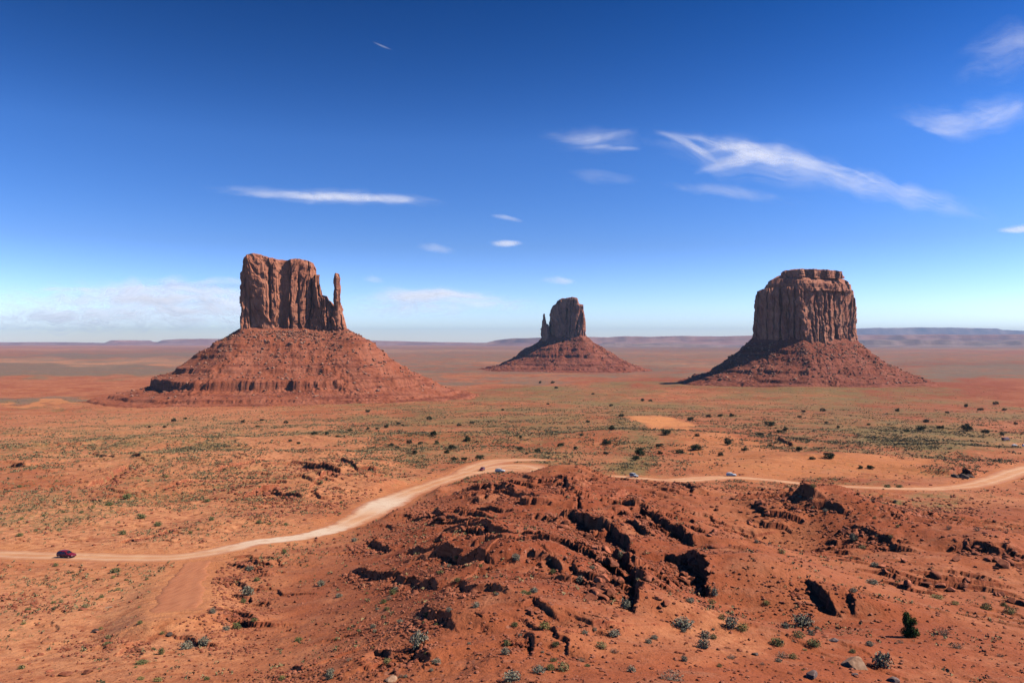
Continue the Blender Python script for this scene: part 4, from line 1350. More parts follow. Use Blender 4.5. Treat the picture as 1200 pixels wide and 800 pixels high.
# ------------------------------------------------------------------ plants
def leaf_cloud(seed, n, ell, leaf, hollow=0.35, up=0.3, base=0.05, lobes=None):
    """small leaf triangles spread through a dome or a set of lobes"""
    r_ = np.random.default_rng(seed)
    if lobes is None:
        lobes = [((0, 0, ell[2] * 0.45), (ell[0], ell[1], ell[2] * 0.6), 1.0)]
    w = np.array([l[2] for l in lobes]); w = w / w.sum()
    pick = r_.choice(len(lobes), n, p=w)
    d = r_.normal(size=(n, 3)); d /= np.linalg.norm(d, axis=1)[:, None]
    rad = (hollow + (1 - hollow) * r_.random(n)**0.6)
    rad *= 1 + 0.35 * pn(d[:, 0] * 2.2 + seed, d[:, 1] * 2.2 + d[:, 2] * 2.2, seed)
    c = np.array([lobes[k][0] for k in pick]); e = np.array([lobes[k][1] for k in pick])
    p = c + d * rad[:, None] * e
    p[:, 2] = np.maximum(p[:, 2], base * r_.random(n))
    a = r_.normal(size=(n, 3)); a[:, 2] += up; a /= np.linalg.norm(a, axis=1)[:, None]
    b = np.cross(a, r_.normal(size=(n, 3))); b /= np.linalg.norm(b, axis=1)[:, None] + 1e-9
    L = leaf * (0.6 + 0.8 * r_.random(n))[:, None]
    v = np.stack([p - b * L * 0.35, p + b * L * 0.35, p + a * L], 1).reshape(-1, 3)
    return v, np.arange(3 * n).reshape(-1, 3)


def twig_mesh(seed, n, length, spread, thick, up=0.6):
    r_ = np.random.default_rng(seed)
    V, Fc = [], []
    for i in range(n):
        a = r_.random() * 6.283
        d = np.array([math.cos(a) * spread, math.sin(a) * spread, up + 0.6 * r_.random()]); d /= np.linalg.norm(d)
        p0 = np.zeros(3); L = length * (0.6 + 0.6 * r_.random())
        k = d + r_.normal(size=3) * 0.25
        pts = [p0, d * L * 0.5, d * L * 0.5 + k / np.linalg.norm(k) * L * 0.5]
        o = len(V)
        for q, p in enumerate(pts):
            t = thick * (1 - 0.4 * q)
            for j in range(3):
                V.append(p + t * np.array([math.cos(j * 2.09), math.sin(j * 2.09), 0]))
        for q in range(2):
            for j in range(3):
                Fc.append([o + q * 3 + j, o + q * 3 + (j + 1) % 3, o + q * 3 + 3 + (j + 1) % 3, o + q * 3 + 3 + j])
    return mesh_np('branches', np.array(V), np.array(Fc), True)


ML = {
    'sage': mat_leaf('sage_leaf', (0.28, 0.255, 0.175), (0.40, 0.365, 0.25), (0.33, 0.285, 0.185)),
    'gold': mat_leaf('gold_leaf', (0.30, 0.25, 0.07), (0.42, 0.35, 0.12), (0.33, 0.27, 0.12)),
    'green': mat_leaf('green_leaf', (0.17, 0.19, 0.062), (0.27, 0.27, 0.095), (0.24, 0.215, 0.085)),
    'dry': mat_leaf('dry_leaf', (0.24, 0.16, 0.105), (0.36, 0.25, 0.16), (0.30, 0.20, 0.13)),
    'juniper': mat_leaf('juniper_leaf', (0.038, 0.055, 0.020), (0.075, 0.085, 0.034), (0.085, 0.078, 0.040), 1.2),
    'lone': mat_leaf('fresh_juniper_leaf', (0.055, 0.105, 0.026), (0.130, 0.190, 0.050), (0.08, 0.12, 0.03), 2.5),
}
MTWIG = mat_simple('grey_twig', (0.24, 0.175, 0.13), (0.34, 0.255, 0.19), 4)
MTRUNK = mat_simple('juniper_bark', (0.11, 0.075, 0.055), (0.18, 0.13, 0.10), 6)

SHV = {}
for kd, (n, sz, lf) in dict(sage=(620, (.5, .5, .62), .10), gold=(520, (.5, .5, .6), .09), green=(600, (.5, .5, .56), .095), dry=(330, (.5, .5, .55), .075)).items():
    L_ = []
    for k in range(4):
        v, f = leaf_cloud(200 + 17 * k + hash(kd) % 1 + len(kd), n, sz, lf, 0.25, 0.8)
        me = mesh_np('foliage', v, f, False); me.materials.append(ML[kd])
        L_.append(me)
    SHV[kd] = L_
TWV = [twig_mesh(300 + k, 16, 0.5, 0.9, 0.012) for k in range(3)]
DTWV = [twig_mesh(320 + k, 60, 0.62, 1.1, 0.012, 0.35) for k in range(3)]
for me in TWV + DTWV:
    me.materials.append(MTWIG)


def shrub(i, p, w, h, kd, label, group=None):
    e = empty('shrub', p, (i * 2.399) % 6.28)
    e.scale = (w, w, h * 1.5)
    tag(e, label, 'shrub', group)
    dead = kd == 'dead'
    fo = bpy.data.objects.new('foliage', SHV['dry' if dead else kd][i % 4]); COL.objects.link(fo); fo.parent = e
    br = bpy.data.objects.new('branches', (DTWV if dead or kd == 'dry' else TWV)[i % 3]); COL.objects.link(br); br.parent = e
    return e


KW = dict(sage='grey-green sagebrush', gold='yellow-green rabbitbrush', green='green low shrub', dry='dry brown brush', dead='half-dead brown brush')
# px, py of the foot, width px, height px, kind, where it is / label
SHRUBS = [
    (800, 735, 26, 12, 'sage', 'wide grey-green sagebrush in front of the right black ledge'),
    (857, 735, 16, 15, 'sage', 'tall grey bush with a long shadow left of the red hillside hollow'),
    (846, 725, 9, 7, 'gold', 'small yellow bush touching the tall grey bush'),
    (870, 738, 14, 9, 'gold', 'straw-coloured tuft at the edge of the pale washed ground'),
    (941, 733, 24, 15, 'sage', 'widest grey bush, left of the black hollow'),
    (920, 736, 10, 9, 'sage', 'dark small bush left of the widest grey bush'),
    (826, 747, 12, 9, 'sage', 'upper grey bush of the pair on the bare ground near bottom centre'),
    (836, 748, 9, 7, 'gold', 'pale yellowish tuft right of the upper grey bush'),
    (824, 759, 15, 12, 'sage', 'lower grey bush of the pair on the bare ground near bottom centre'),
    (911, 755, 17, 9, 'green', 'flat bright green shrub left of the crack in the ground'),
    (936, 746, 14, 8, 'gold', 'yellowish bush above the bright green shrubs'),
    (954, 756, 16, 9, 'green', 'grey-green cushion shrub right of the crack in the ground'),
    (917, 770, 15, 8, 'dry', 'grey-brown bush joined to a yellow one near the bottom'),
    (929, 771, 11, 7, 'gold', 'yellow-green bush joined to a grey-brown one near the bottom'),
    (857, 771, 11, 6, 'dry', 'dry sparse tuft on the pale washed ground'),
    (802, 774, 8, 7, 'sage', 'small dark bush alone on bare ground at bottom centre'),
    (898, 708, 9, 6, 'gold', 'small yellowish tuft on the dark red slope'),
    (837, 697, 9, 10, 'sage', 'grey bush high beside the right end of the black ledges'),
    (834, 707, 10, 6, 'gold', 'yellow tuft at the foot of the right black ledges'),
    (803, 676, 7, 5, 'green', 'small green tuft inside the upper right ledge shadow'),
    (809, 705, 10, 6, 'sage', 'pale bush in the middle of the right ledge shadow'),
    (788, 796, 30, 12, 'dead', 'big dead brown bush with dark gaps at the bottom edge'),
    (1106, 744, 15, 11, 'dead', 'dead two-part shrub right of the lone green juniper'),
    (1121, 759, 14, 8, 'dead', 'dead shrub below the two-part one at right'),
    (1172, 769, 8, 5, 'dead', 'tiny dry shrub far right on the bare slope'),
    (1055, 753, 9, 5, 'dead', 'tiny dry shrub under the lone green juniper'),
    (1019, 756, 10, 6, 'sage', 'small grey shrub left below the lone green juniper'),
    (1034, 781, 22, 18, 'sage', 'tall grey-green bush right of the big tan boulder'),
    (999, 764, 8, 5, 'green', 'small green tuft above the big tan boulder'),
    (1000, 693, 9, 5, 'sage', 'small dark grey shrub on bare ground right of the black hollow'),
    (1022, 684, 14, 6, 'sage', 'flat grey shrub at the start of the long stone row'),
    (1098, 701, 16, 5, 'gold', 'pale yellowish patch of brush below the long stone row'),
    (1119, 708, 10, 5, 'gold', 'orange-yellow tuft below the long stone row'),
    (1156, 714, 13, 9, 'gold', 'bright yellow bush under the rock wall at right'),
    (1184, 718, 14, 8, 'gold', 'dull yellow bush at the foot of the tall red block'),
    (1176, 710, 8, 6, 'green', 'greenish tuft tucked into the rock wall at right'),
    (1025, 664, 10, 6, 'sage', 'dark bush above the long stone row'),
    (491, 757, 22, 19, 'sage', 'large grey bush with a long shadow on the left knoll'),
    (512, 776, 11, 5, 'sage', 'flat grey tuft on the smooth side of the left knoll'),
    (460, 696, 10, 8, 'green', 'dark green bush under the thin zigzag ledge'),
    (558, 711, 9, 7, 'sage', 'grey bush below the short ledges left of the rubble'),
    (592, 766, 11, 9, 'sage', 'pale grey bush on the gravelly saddle at bottom centre'),
    (594, 755, 9, 7, 'green', 'green tuft on the gravelly saddle at bottom centre'),
    (454, 776, 10, 6, 'gold', 'yellow-green tuft by the lower left ledge shadow'),
    (600, 797, 22, 12, 'sage', 'large grey bush at the bottom edge near the middle'),
    (626, 693, 10, 6, 'sage', 'whitish round bush on the open ledge floor'),
    (680, 682, 10, 8, 'sage', 'grey bush with shadow left of the deep black ledge shadow'),
    (733, 713, 12, 13, 'sage', 'upright pale bush against the deep black ledge shadow'),
    (614, 695, 8, 5, 'green', 'green tuft left of the whitish round bush'),
    (638, 735, 14, 8, 'gold', 'yellow-olive bush beside a small black hollow'),
    (705, 759, 14, 9, 'gold', 'lime green bush on the edge of the bare bottom slope'),
    (660, 785, 16, 11, 'gold', 'brightest yellow bush near the bottom edge'),
    (645, 784, 12, 8, 'green', 'dull green bush joined to the brightest yellow bush'),
    (632, 788, 16, 10, 'sage', 'grey bush left of the brightest yellow bush'),
    (682, 775, 9, 7, 'dry', 'dry tuft above right of the brightest yellow bush'),
    (720, 764, 10, 6, 'dry', 'brown tuft with shadow on the bare bottom slope'),
    (740, 787, 11, 8, 'sage', 'small dark bush alone on the bare bottom slope'),
    (760, 753, 9, 6, 'sage', 'lower small grey tuft on the bare slope below the black shadow'),
    (767, 748, 9, 5, 'sage', 'upper small grey tuft on the bare slope below the black shadow'),
    (720, 744, 15, 7, 'sage', 'long pale grey bush under the small cave-like shadow'),
    (729, 654, 11, 10, 'sage', 'pale bush at the bend of the longest black ledge'),
    (605, 655, 10, 8, 'sage', 'faint grey bush on the slope left of the longest black ledge'),
    (290, 697, 15, 11, 'sage', 'large dark bush in the rocky knoll below the road'),
    (301, 680, 8, 5, 'green', 'small green bush right above the rocky knoll'),
    (277, 737, 10, 10, 'green', 'tall dark bush between the two black stone patches at left'),
    (265, 738, 9, 6, 'sage', 'low grey bush left of the tall dark one at left'),
    (239, 755, 14, 10, 'sage', 'right bush of the grey pair below the stone patch'),
    (219, 760, 17, 9, 'sage', 'left bush of the grey pair below the stone patch'),
    (249, 718, 8, 7, 'sage', 'grey bush beside the bladed dirt strip'),
    (285, 706, 8, 6, 'green', 'small bush under the rocky knoll below the road'),
    (298, 727, 8, 4, 'green', 'flat green tuft on the smooth slope at left'),
    (376, 686, 10, 7, 'sage', 'lone bush with shadow on the wide dark slope'),
    (293, 668, 10, 6, 'sage', 'bush in the shade of the ledge under the road'),
    (331, 796, 9, 6, 'gold', 'yellow-green round tuft at the bottom edge at left'),
    (242, 796, 8, 5, 'green', 'pale green tuft at the bottom edge at far left'),
    (350, 750, 10, 5, 'green', 'olive flat bush on the smooth red floor at left'),
    (386, 795, 10, 9, 'sage', 'grey bush in the dark lower left flank'),
    (333, 648, 7, 6, 'green', 'small bush just below the pale stretch of road'),
    (136, 670, 12, 6, 'green', 'flat dark bush below the road right of the red car'),
    (126, 755, 10, 4, 'green', 'flat green tuft below the greenish black block'),
    (166, 777, 15, 5, 'green', 'wide flat bush on the slope near the bottom left'),
    (189, 766, 8, 9, 'green', 'upright bush below the bladed dirt strip'),
    (165, 796, 9, 5, 'gold', 'olive tuft at the bottom edge below the wide flat bush'),
    (185, 798, 11, 6, 'gold', 'bright yellow-green tuft at the bottom edge at left'),
    (25, 783, 8, 5, 'green', 'pale green tuft near the lower left corner'),
    (166, 607, 11, 6, 'green', 'bush above the road left of the dark stone line'),
    (144, 626, 9, 6, 'green', 'bush on the dark stone line above the road'),
    (185, 616, 10, 6, 'green', 'bush above the right end of the dark stone line'),
    (128, 592, 9, 5, 'green', 'leftmost bush of the green row above the road'),
    (149, 584, 11, 7, 'green', 'tallest bush of the green row above the road'),
    (1112, 620, 7, 7, 'dry', 'dark round bush below the right road'),
    (1145, 622, 8, 6, 'dry', 'brown bush right of the dark round one below the right road'),
    (1000, 632, 9, 8, 'sage', 'grey bush in the dark rocky gully at right'),
    (415, 634, 7, 5, 'sage', 'bush beside the road on the left flank'),
    (1040, 571, 8, 4, 'green', 'left green tuft on the near edge of the right road'),
    (1054, 571, 8, 4, 'green', 'right green tuft on the near edge of the right road'),
]
pw = P([q[0] for q in SHRUBS], [q[1] for q in SHRUBS])
for i, (q, p) in enumerate(zip(SHRUBS, pw)):
    k = p[1] / F
    shrub(i, (p[0], p[1], p[2] - 0.05), q[2] * k, q[3] * k, q[4], q[5])

# lesser brush by zones
ZONES = [
    (26, (500, 700, 650, 790), 'small grey-green shrub among the central ledges', 'shrubs among the central ledges', ('sage', 'green')),
    (24, (380, 500, 690, 800), 'small shrub on the gravelly left flank', 'shrubs on the left flank', ('sage', 'green', 'dry')),
    (30, (10, 400, 555, 635), 'small green shrub on the red flat above the left road', 'shrubs above the left road', ('green', 'gold')),
    (24, (10, 220, 660, 790), 'small shrub on the open slope below the left road', 'shrubs below the left road', ('green', 'gold')),
    (16, (880, 1060, 570, 660), 'small shrub on the slope below the right road', 'shrubs below the right road', ('sage', 'gold')),
    (14, (800, 980, 730, 790), 'small shrub on the pale washed ground', 'shrubs on the washed ground', ('sage', 'dry', 'gold')),
]
for (n, (x0, x1, y0, y1), lab, grp, kds) in ZONES:
    qx, qy = r_.uniform(x0, x1, n * 2), r_.uniform(y0, y1, n * 2)
    pp = P(qx, qy)
    ok = road_sd(pp[:, 0], pp[:, 1]) > 2
    for k, p in enumerate(pp[ok][:n]):
        w = (4 + 5 * r_.random()**2) * p[1] / F
        shrub(k + 7, (p[0], p[1], p[2] - 0.04), w, w * (0.5 + 0.3 * r_.random()), kds[k % len(kds)], lab, grp)

# junipers on the plain
JV = []
for k in range(5):
    rj = np.random.default_rng(400 + k)
    lobes = []
    for j in range(16):
        a = rj.random() * 6.28; q = rj.random()**0.6
        lobes.append(((0.36 * q * math.cos(a), 0.36 * q * math.sin(a), 0.18 + 0.62 * rj.random() * (1 - 0.5 * q)), (0.19, 0.19, 0.17), 1.0))
    v, f = leaf_cloud(410 + k, 1500, None, 0.075, 0.1, 0.3, 0.04, lobes)
    me = mesh_np('crown', v, f, False); me.materials.append(ML['juniper'])
    JV.append(me)


def trunk_mesh(seed, h=0.7, r0=0.06):
    r_ = np.random.default_rng(seed)
    V, Fc = [], []

    def limb(p0, p1, ra, rb):
        o = len(V)
        for t in (0, .5, 1):
            c = p0 + (p1 - p0) * t + (r_.normal(size=3) * 0.02 if t == .5 else 0)
            rr_ = ra + (rb - ra) * t
            for j in range(6):
                V.append(c + rr_ * np.array([math.cos(j * 1.047), math.sin(j * 1.047), 0]))
        for q in range(2):
            for j in range(6):
                Fc.append([o + q * 6 + j, o + q * 6 + (j + 1) % 6, o + q * 6 + 6 + (j + 1) % 6, o + q * 6 + 6 + j])
    limb(np.array([0, 0, -0.08]), np.array([0.03, 0.02, h * 0.6]), r0, r0 * 0.6)
    for k in range(5):
        a = r_.random() * 6.28
        limb(np.array([0.01, 0.01, h * (0.2 + 0.08 * k)]), np.array([0.3 * math.cos(a), 0.3 * math.sin(a), h * (0.55 + 0.1 * k)]), r0 * 0.5, r0 * 0.2)
    return mesh_np('trunk', np.array(V), np.array(Fc), True)


JT = [trunk_mesh(430 + k) for k in range(2)]
for me in JT: me.materials.append(MTRUNK)


def juniper(i, p, w, h, label, group=None, crown=None):
    e = empty('juniper', p, (i * 1.7) % 6.28)
    e.scale = (w, w, h)
    tag(e, label, 'juniper', group)
    c = bpy.data.objects.new('crown', crown or JV[i % 5]); COL.objects.link(c); c.parent = e
    t = bpy.data.objects.new('trunk', JT[i % 2]); COL.objects.link(t); t.parent = e
    return e


# the lone green one in the foreground: a leaning top over a lower right lobe
p = P([1066], [746])[0]
k = p[1] / F
v, f = leaf_cloud(450, 5200, None, 0.055, 0.15, 0.4, 0.02,
                  [((-0.16, 0, 0.80), (0.16, 0.18, 0.17), 0.8), ((-0.10, 0, 0.62), (0.24, 0.24, 0.18), 1.2), ((0.14, -0.05, 0.60), (0.20, 0.2, 0.15), 0.9),
                   ((-0.02, 0, 0.42), (0.22, 0.22, 0.14), 0.9), ((-0.16, 0, 0.20), (0.26, 0.24, 0.17), 1.1), ((0.20, -0.05, 0.20), (0.26, 0.26, 0.17), 1.3), ((0, 0, 0.1), (0.34, 0.3, 0.1), .6), ((-0.22, 0, 0.56), (0.1, 0.12, 0.1), .25)])
lone = mesh_np('crown', v, f, False); lone.materials.append(ML['lone'])
e = juniper(0, (p[0], p[1], p[2] - 0.04), 24 * k, 31 * k, 'lone bright green juniper on bare red ground at lower right', None, lone)
e.rotation_euler.z = 0.0

JUN = [(410, 505, 8), (431, 483, 7), (431, 503, 6), (442, 503, 6), (453, 501, 7), (467, 497, 6), (473, 499, 5), (503, 492, 7), (508, 511, 7), (512, 520, 9), (465, 525, 8), (458, 523, 9), (480, 519, 8), (493, 520, 7),
       (486, 532, 8), (538, 499, 6), (553, 496, 6), (547, 517, 12), (530, 526, 12), (524, 531, 9), (562, 537, 12), (544, 539, 8), (532, 539, 8), (595, 508, 5), (610, 513, 5), (609, 527, 8), (617, 532, 6), (630, 530, 9), (657, 523, 9),
       (674, 526, 7), (682, 510, 6), (689, 495, 6), (710, 521, 12), (710, 532, 7), (717, 504, 11), (728, 488, 8), (772, 523, 10), (750, 534, 16), (745, 539, 11), (773, 532, 8), (797, 531, 12), (780, 509, 11), (716, 476, 5), (695, 462, 5),
       (633, 449, 5), (648, 449, 6), (652, 455, 6), (589, 481, 4), (642, 474, 4), (753, 470, 6), (762, 470, 5), (809, 493, 11), (831, 489, 8), (844, 488, 8), (857, 488, 7), (817, 511, 7), (902, 499, 13), (920, 505, 8), (913, 507, 7), (902, 510, 6),
       (891, 510, 11), (942, 483, 6), (964, 482, 8), (937, 489, 6), (853, 521, 13), (815, 527, 14), (872, 528, 9), (845, 534, 7), (902, 523, 7), (936, 528, 11), (952, 538, 9), (972, 537, 15), (1008, 549, 8), (1020, 549, 10), (1052, 482, 6),
       (1079, 504, 11), (1102, 502, 8), (1133, 505, 16), (1155, 508, 11), (1174, 510, 8), (1062, 506, 9), (1085, 495, 8), (1167, 474, 7), (1149, 481, 7), (1132, 477, 6), (1177, 481, 7), (1018, 498, 6), (982, 501, 5), (968, 496, 5),
       (285, 495, 7), (302, 500, 5), (307, 493, 5), (335, 496, 6), (368, 509, 7), (383, 509, 7), (340, 517, 6), (217, 491, 6), (204, 494, 7), (193, 501, 5), (175, 501, 5), (396, 512, 6), (350, 520, 5), (1190, 497, 6), (1110, 484, 6)]
pw = P([q[0] for q in JUN], [q[1] for q in JUN])


def jlabel(px_, py_):
    if px_ < 400: return 'dark round juniper on the orange flat in front of the ledged butte', 'junipers in front of the ledged butte'
    if px_ < 700 and py_ < 480: return 'tiny dark juniper on the far plain near the small shaded butte', 'junipers near the shaded butte'
    if px_ < 700: return 'dark round juniper on the scrubby rise beyond the road turnout', 'junipers beyond the turnout'
    if px_ < 830: return 'dark spreading juniper around the bare orange dune', 'junipers around the dune'
    if py_ > 515: return 'dark spreading juniper on the sandy bank behind the right road', 'junipers behind the right road'
    return 'dark round juniper on the plain below the flat-topped butte', 'junipers below the flat-topped butte'


special = {(972, 537): 'largest juniper on the sandy bank above the right road', (508, 511): 'narrow upright dark juniper on the rise beyond the turnout',
           (562, 537): 'brownish juniper nearest the far edge of the road turnout', (750, 534): 'big dark juniper clump just above the grey off-roader',
           (853, 521): 'dark flat juniper with clear shadow above the white car', (872, 528): 'small juniper with clear shadow right above the white car',
           (1133, 505): 'wide dark juniper clump at the foot of the far right plain', (815, 527): 'wide double juniper on the slope below the bare dune'}
for i, (q, p) in enumerate(zip(JUN, pw)):
    k = p[1] / F
    w = q[2] * k * (0.85 + 0.25 * ((i * 53) % 17) / 17)
    h = w * (0.62 + 0.25 * ((i * 37) % 10) / 10)
    if (q[0], q[1]) == (508, 511): h = w * 1.35
    lab, grp = jlabel(q[0], q[1])
    if (q[0], q[1]) in special: lab, grp = special[(q[0], q[1])], None
    juniper(i, (p[0], p[1], p[2] - 0.1), w, h, lab, grp)

# uncounted low scrub over the plain
M = 760000
ra = np.radians(r_.uniform(-34, 34, M))
rd = np.exp(r_.uniform(math.log(90), math.log(2300), M))
sx, sy = rd * np.sin(ra), rd * np.cos(ra)
vv = interp_mask(veg, sx, sy) + 0.05 - 0.6 * interp_mask(sand, sx, sy)
rsd = road_sd(sx, sy)
clump = (0.5 + 0.9 * fbm(sx / 14, sy / 14, 97, 3)) * np.clip(0.7 + 1.7 * fbm(sx / 80, sy / 60, 98, 3), 0.05, 2.0)
keep = (r_.random(M) < np.clip((vv + 0.06) * clump * 0.75, 0, 0.85) * np.clip(rd / 350, 0.0, 1)**1.5 * (1 - 0.75 * sstep(700, 2200, rd))) & (rsd > 1.0)
sx, sy, rd = sx[keep], sy[keep], rd[keep]
hz_ = H(sx, sy)
n = len(sx)
size = (0.28 + 0.55 * r_.random(n)**2.5) * np.clip(rd / 330, 0.75, 2.0)
K = 7
cen = np.repeat(np.stack([sx, sy, hz_ + size * 0.15], -1), K, 0)
ss = np.repeat(size, K)[:, None]
d = r_.normal(size=(n * K, 3)); d[:, 2] = np.abs(d[:, 2]) * 0.8
p0 = cen + d * ss * 0.36
a_ = r_.normal(size=(n * K, 3)); a_[:, 2] = np.abs(a_[:, 2]) + 0.4
a_ /= np.linalg.norm(a_, axis=1)[:, None]
b_ = np.cross(a_, r_.normal(size=(n * K, 3))); b_ /= np.linalg.norm(b_, axis=1)[:, None] + 1e-9
tri = np.stack([p0 - b_ * ss * 0.32, p0 + b_ * ss * 0.32, p0 + a_ * ss * 0.62], 1).reshape(-1, 3)
tint = np.repeat(r_.random(n), K * 3)
MSC = mat_leaf('scrub_leaf', (0.14, 0.125, 0.055), (0.24, 0.20, 0.095), (0.42, 0.29, 0.135), 0.05, True)
link('scrub', mesh_np('scrub', tri, np.arange(len(tri)).reshape(-1, 3), False, dict(tint=tint)), MSC)
tag(bpy.data.objects['scrub'], 'low grey-green scrub and dry grass dotting the desert plain', 'scrub', kind='stuff')

# ------------------------------------------------------------------ vehicles
def paint(name, col, rough=0.45, metallic=0.0, coat=0.12):
    m, nt, b = new_mat(name)
    pos = N(nt, 'ShaderNodeTexCoord').outputs['Object']
    n1 = noise(nt, pos, 2.0, 4)
    sep = N(nt, 'ShaderNodeSeparateXYZ'); nt.links.new(pos, sep.inputs[0])
    dirt = math_n(nt, 'MULTIPLY', ramp(nt, math_n(nt, 'ADD', sep.outputs['Z'], math_n(nt, 'MULTIPLY', n1, 0.5)), 0.95, 0.45), 0.55)
    nt.links.new(mix_c(nt, dirt, col, (0.42, 0.22, 0.13)), b.inputs['Base Color'])
    b.inputs['Roughness'].default_value = rough
    b.inputs['Metallic'].default_value = metallic
    b.inputs['Coat Weight'].default_value = coat
    b.inputs['Coat Roughness'].default_value = 0.08
    return m


MGLASS, _nt, _b = new_mat('tinted_car_glass')
_b.inputs['Base Color'].default_value = (0.02, 0.024, 0.03, 1); _b.inputs['Roughness'].default_value = 0.06
_b.inputs['Specular IOR Level'].default_value = 0.6
MTYRE = mat_simple('dusty_tyre', (0.03, 0.028, 0.026), (0.07, 0.05, 0.04), 8)
MRIM = mat_simple('alloy_rim', (0.55, 0.53, 0.50), (0.65, 0.63, 0.6), 5, 0.35, 0.5, 0.7)
MLAMP, _nt, _b = new_mat('headlight_glass')
_b.inputs['Base Color'].default_value = (0.8, 0.82, 0.85, 1); _b.inputs['Roughness'].default_value = 0.1
MTAIL, _nt, _b = new_mat('tail_light_plastic')
_b.inputs['Base Color'].default_value = (0.3, 0.01, 0.01, 1); _b.inputs['Roughness'].default_value = 0.2
MTRIM = mat_simple('black_trim', (0.02, 0.02, 0.02), (0.035, 0.03, 0.028), 5, 0.6)

# side profiles: stations (x, z_low, z_belt, z_roof, half width belt, half width roof)
CARS = {
    'wagon': dict(L=4.5, st=[(-2.25, .45, .80, .86, .70, .62), (-2.2, .34, .95, 1.05, .82, .70), (-2.05, .28, 1.00, 1.36, .88, .66), (-1.75, .26, 1.02, 1.56, .90, .66), (-1.1, .26, 1.02, 1.64, .91, .68), (-.2, .26, 1.01, 1.65, .91, .68), (.35, .26, 1.0, 1.56, .91, .66), (1.05, .26, .98, 1.02, .90, .74), (1.7, .27, .90, .95, .88, .70), (2.1, .32, .78, .84, .80, .62), (2.25, .42, .66, .72, .66, .52)], wh=(-1.35, 1.38), wr=.34, cab=(-2.05, 1.05)),
    'offroad': dict(L=4.3, st=[(-2.1, .55, 1.0, 1.1, .74, .72), (-2.06, .5, 1.12, 1.84, .80, .74), (-1.7, .48, 1.13, 1.90, .82, .75), (-.6, .48, 1.13, 1.92, .82, .75), (.3, .48, 1.13, 1.88, .82, .74), (.55, .48, 1.13, 1.20, .82, .74), (1.2, .5, 1.08, 1.14, .78, .70), (1.85, .5, 1.04, 1.09, .72, .66), (2.0, .58, .95, 1.02, .68, .62)], wh=(-1.25, 1.3), wr=.42, cab=(-2.06, .55)),
    'sedan': dict(L=4.7, st=[(-2.35, .45, .75, .80, .70, .6), (-2.25, .32, .92, .98, .82, .68), (-1.6, .27, .97, 1.03, .88, .70), (-1.0, .26, .97, 1.36, .90, .62), (-.4, .26, .96, 1.45, .90, .62), (.25, .26, .95, 1.40, .90, .62), (.95, .26, .93, .98, .90, .72), (1.7, .27, .84, .9, .88, .68), (2.2, .32, .72, .78, .80, .6), (2.35, .42, .62, .67, .66, .5)], wh=(-1.4, 1.42), wr=.33, cab=(-1.6, .95)),
    'truck': dict(L=8.5, st=[(-4.2, .6, 1.3, 2.9, 1.15, 1.1), (-4.1, .55, 1.3, 3.0, 1.2, 1.15), (-1, .55, 1.3, 3.05, 1.2, 1.15), (1.6, .55, 1.3, 3.0, 1.2, 1.15), (1.75, .55, 1.3, 2.4, 1.15, 1.0), (2.6, .55, 1.3, 2.35, 1.15, 1.0), (3.0, .55, 1.3, 1.5, 1.15, 1.0), (4.0, .6, 1.2, 1.3, 1.05, .9), (4.2, .7, 1.1, 1.15, .95, .8)], wh=(-2.6, 2.9), wr=.5, cab=(1.7, 3.0)),
}


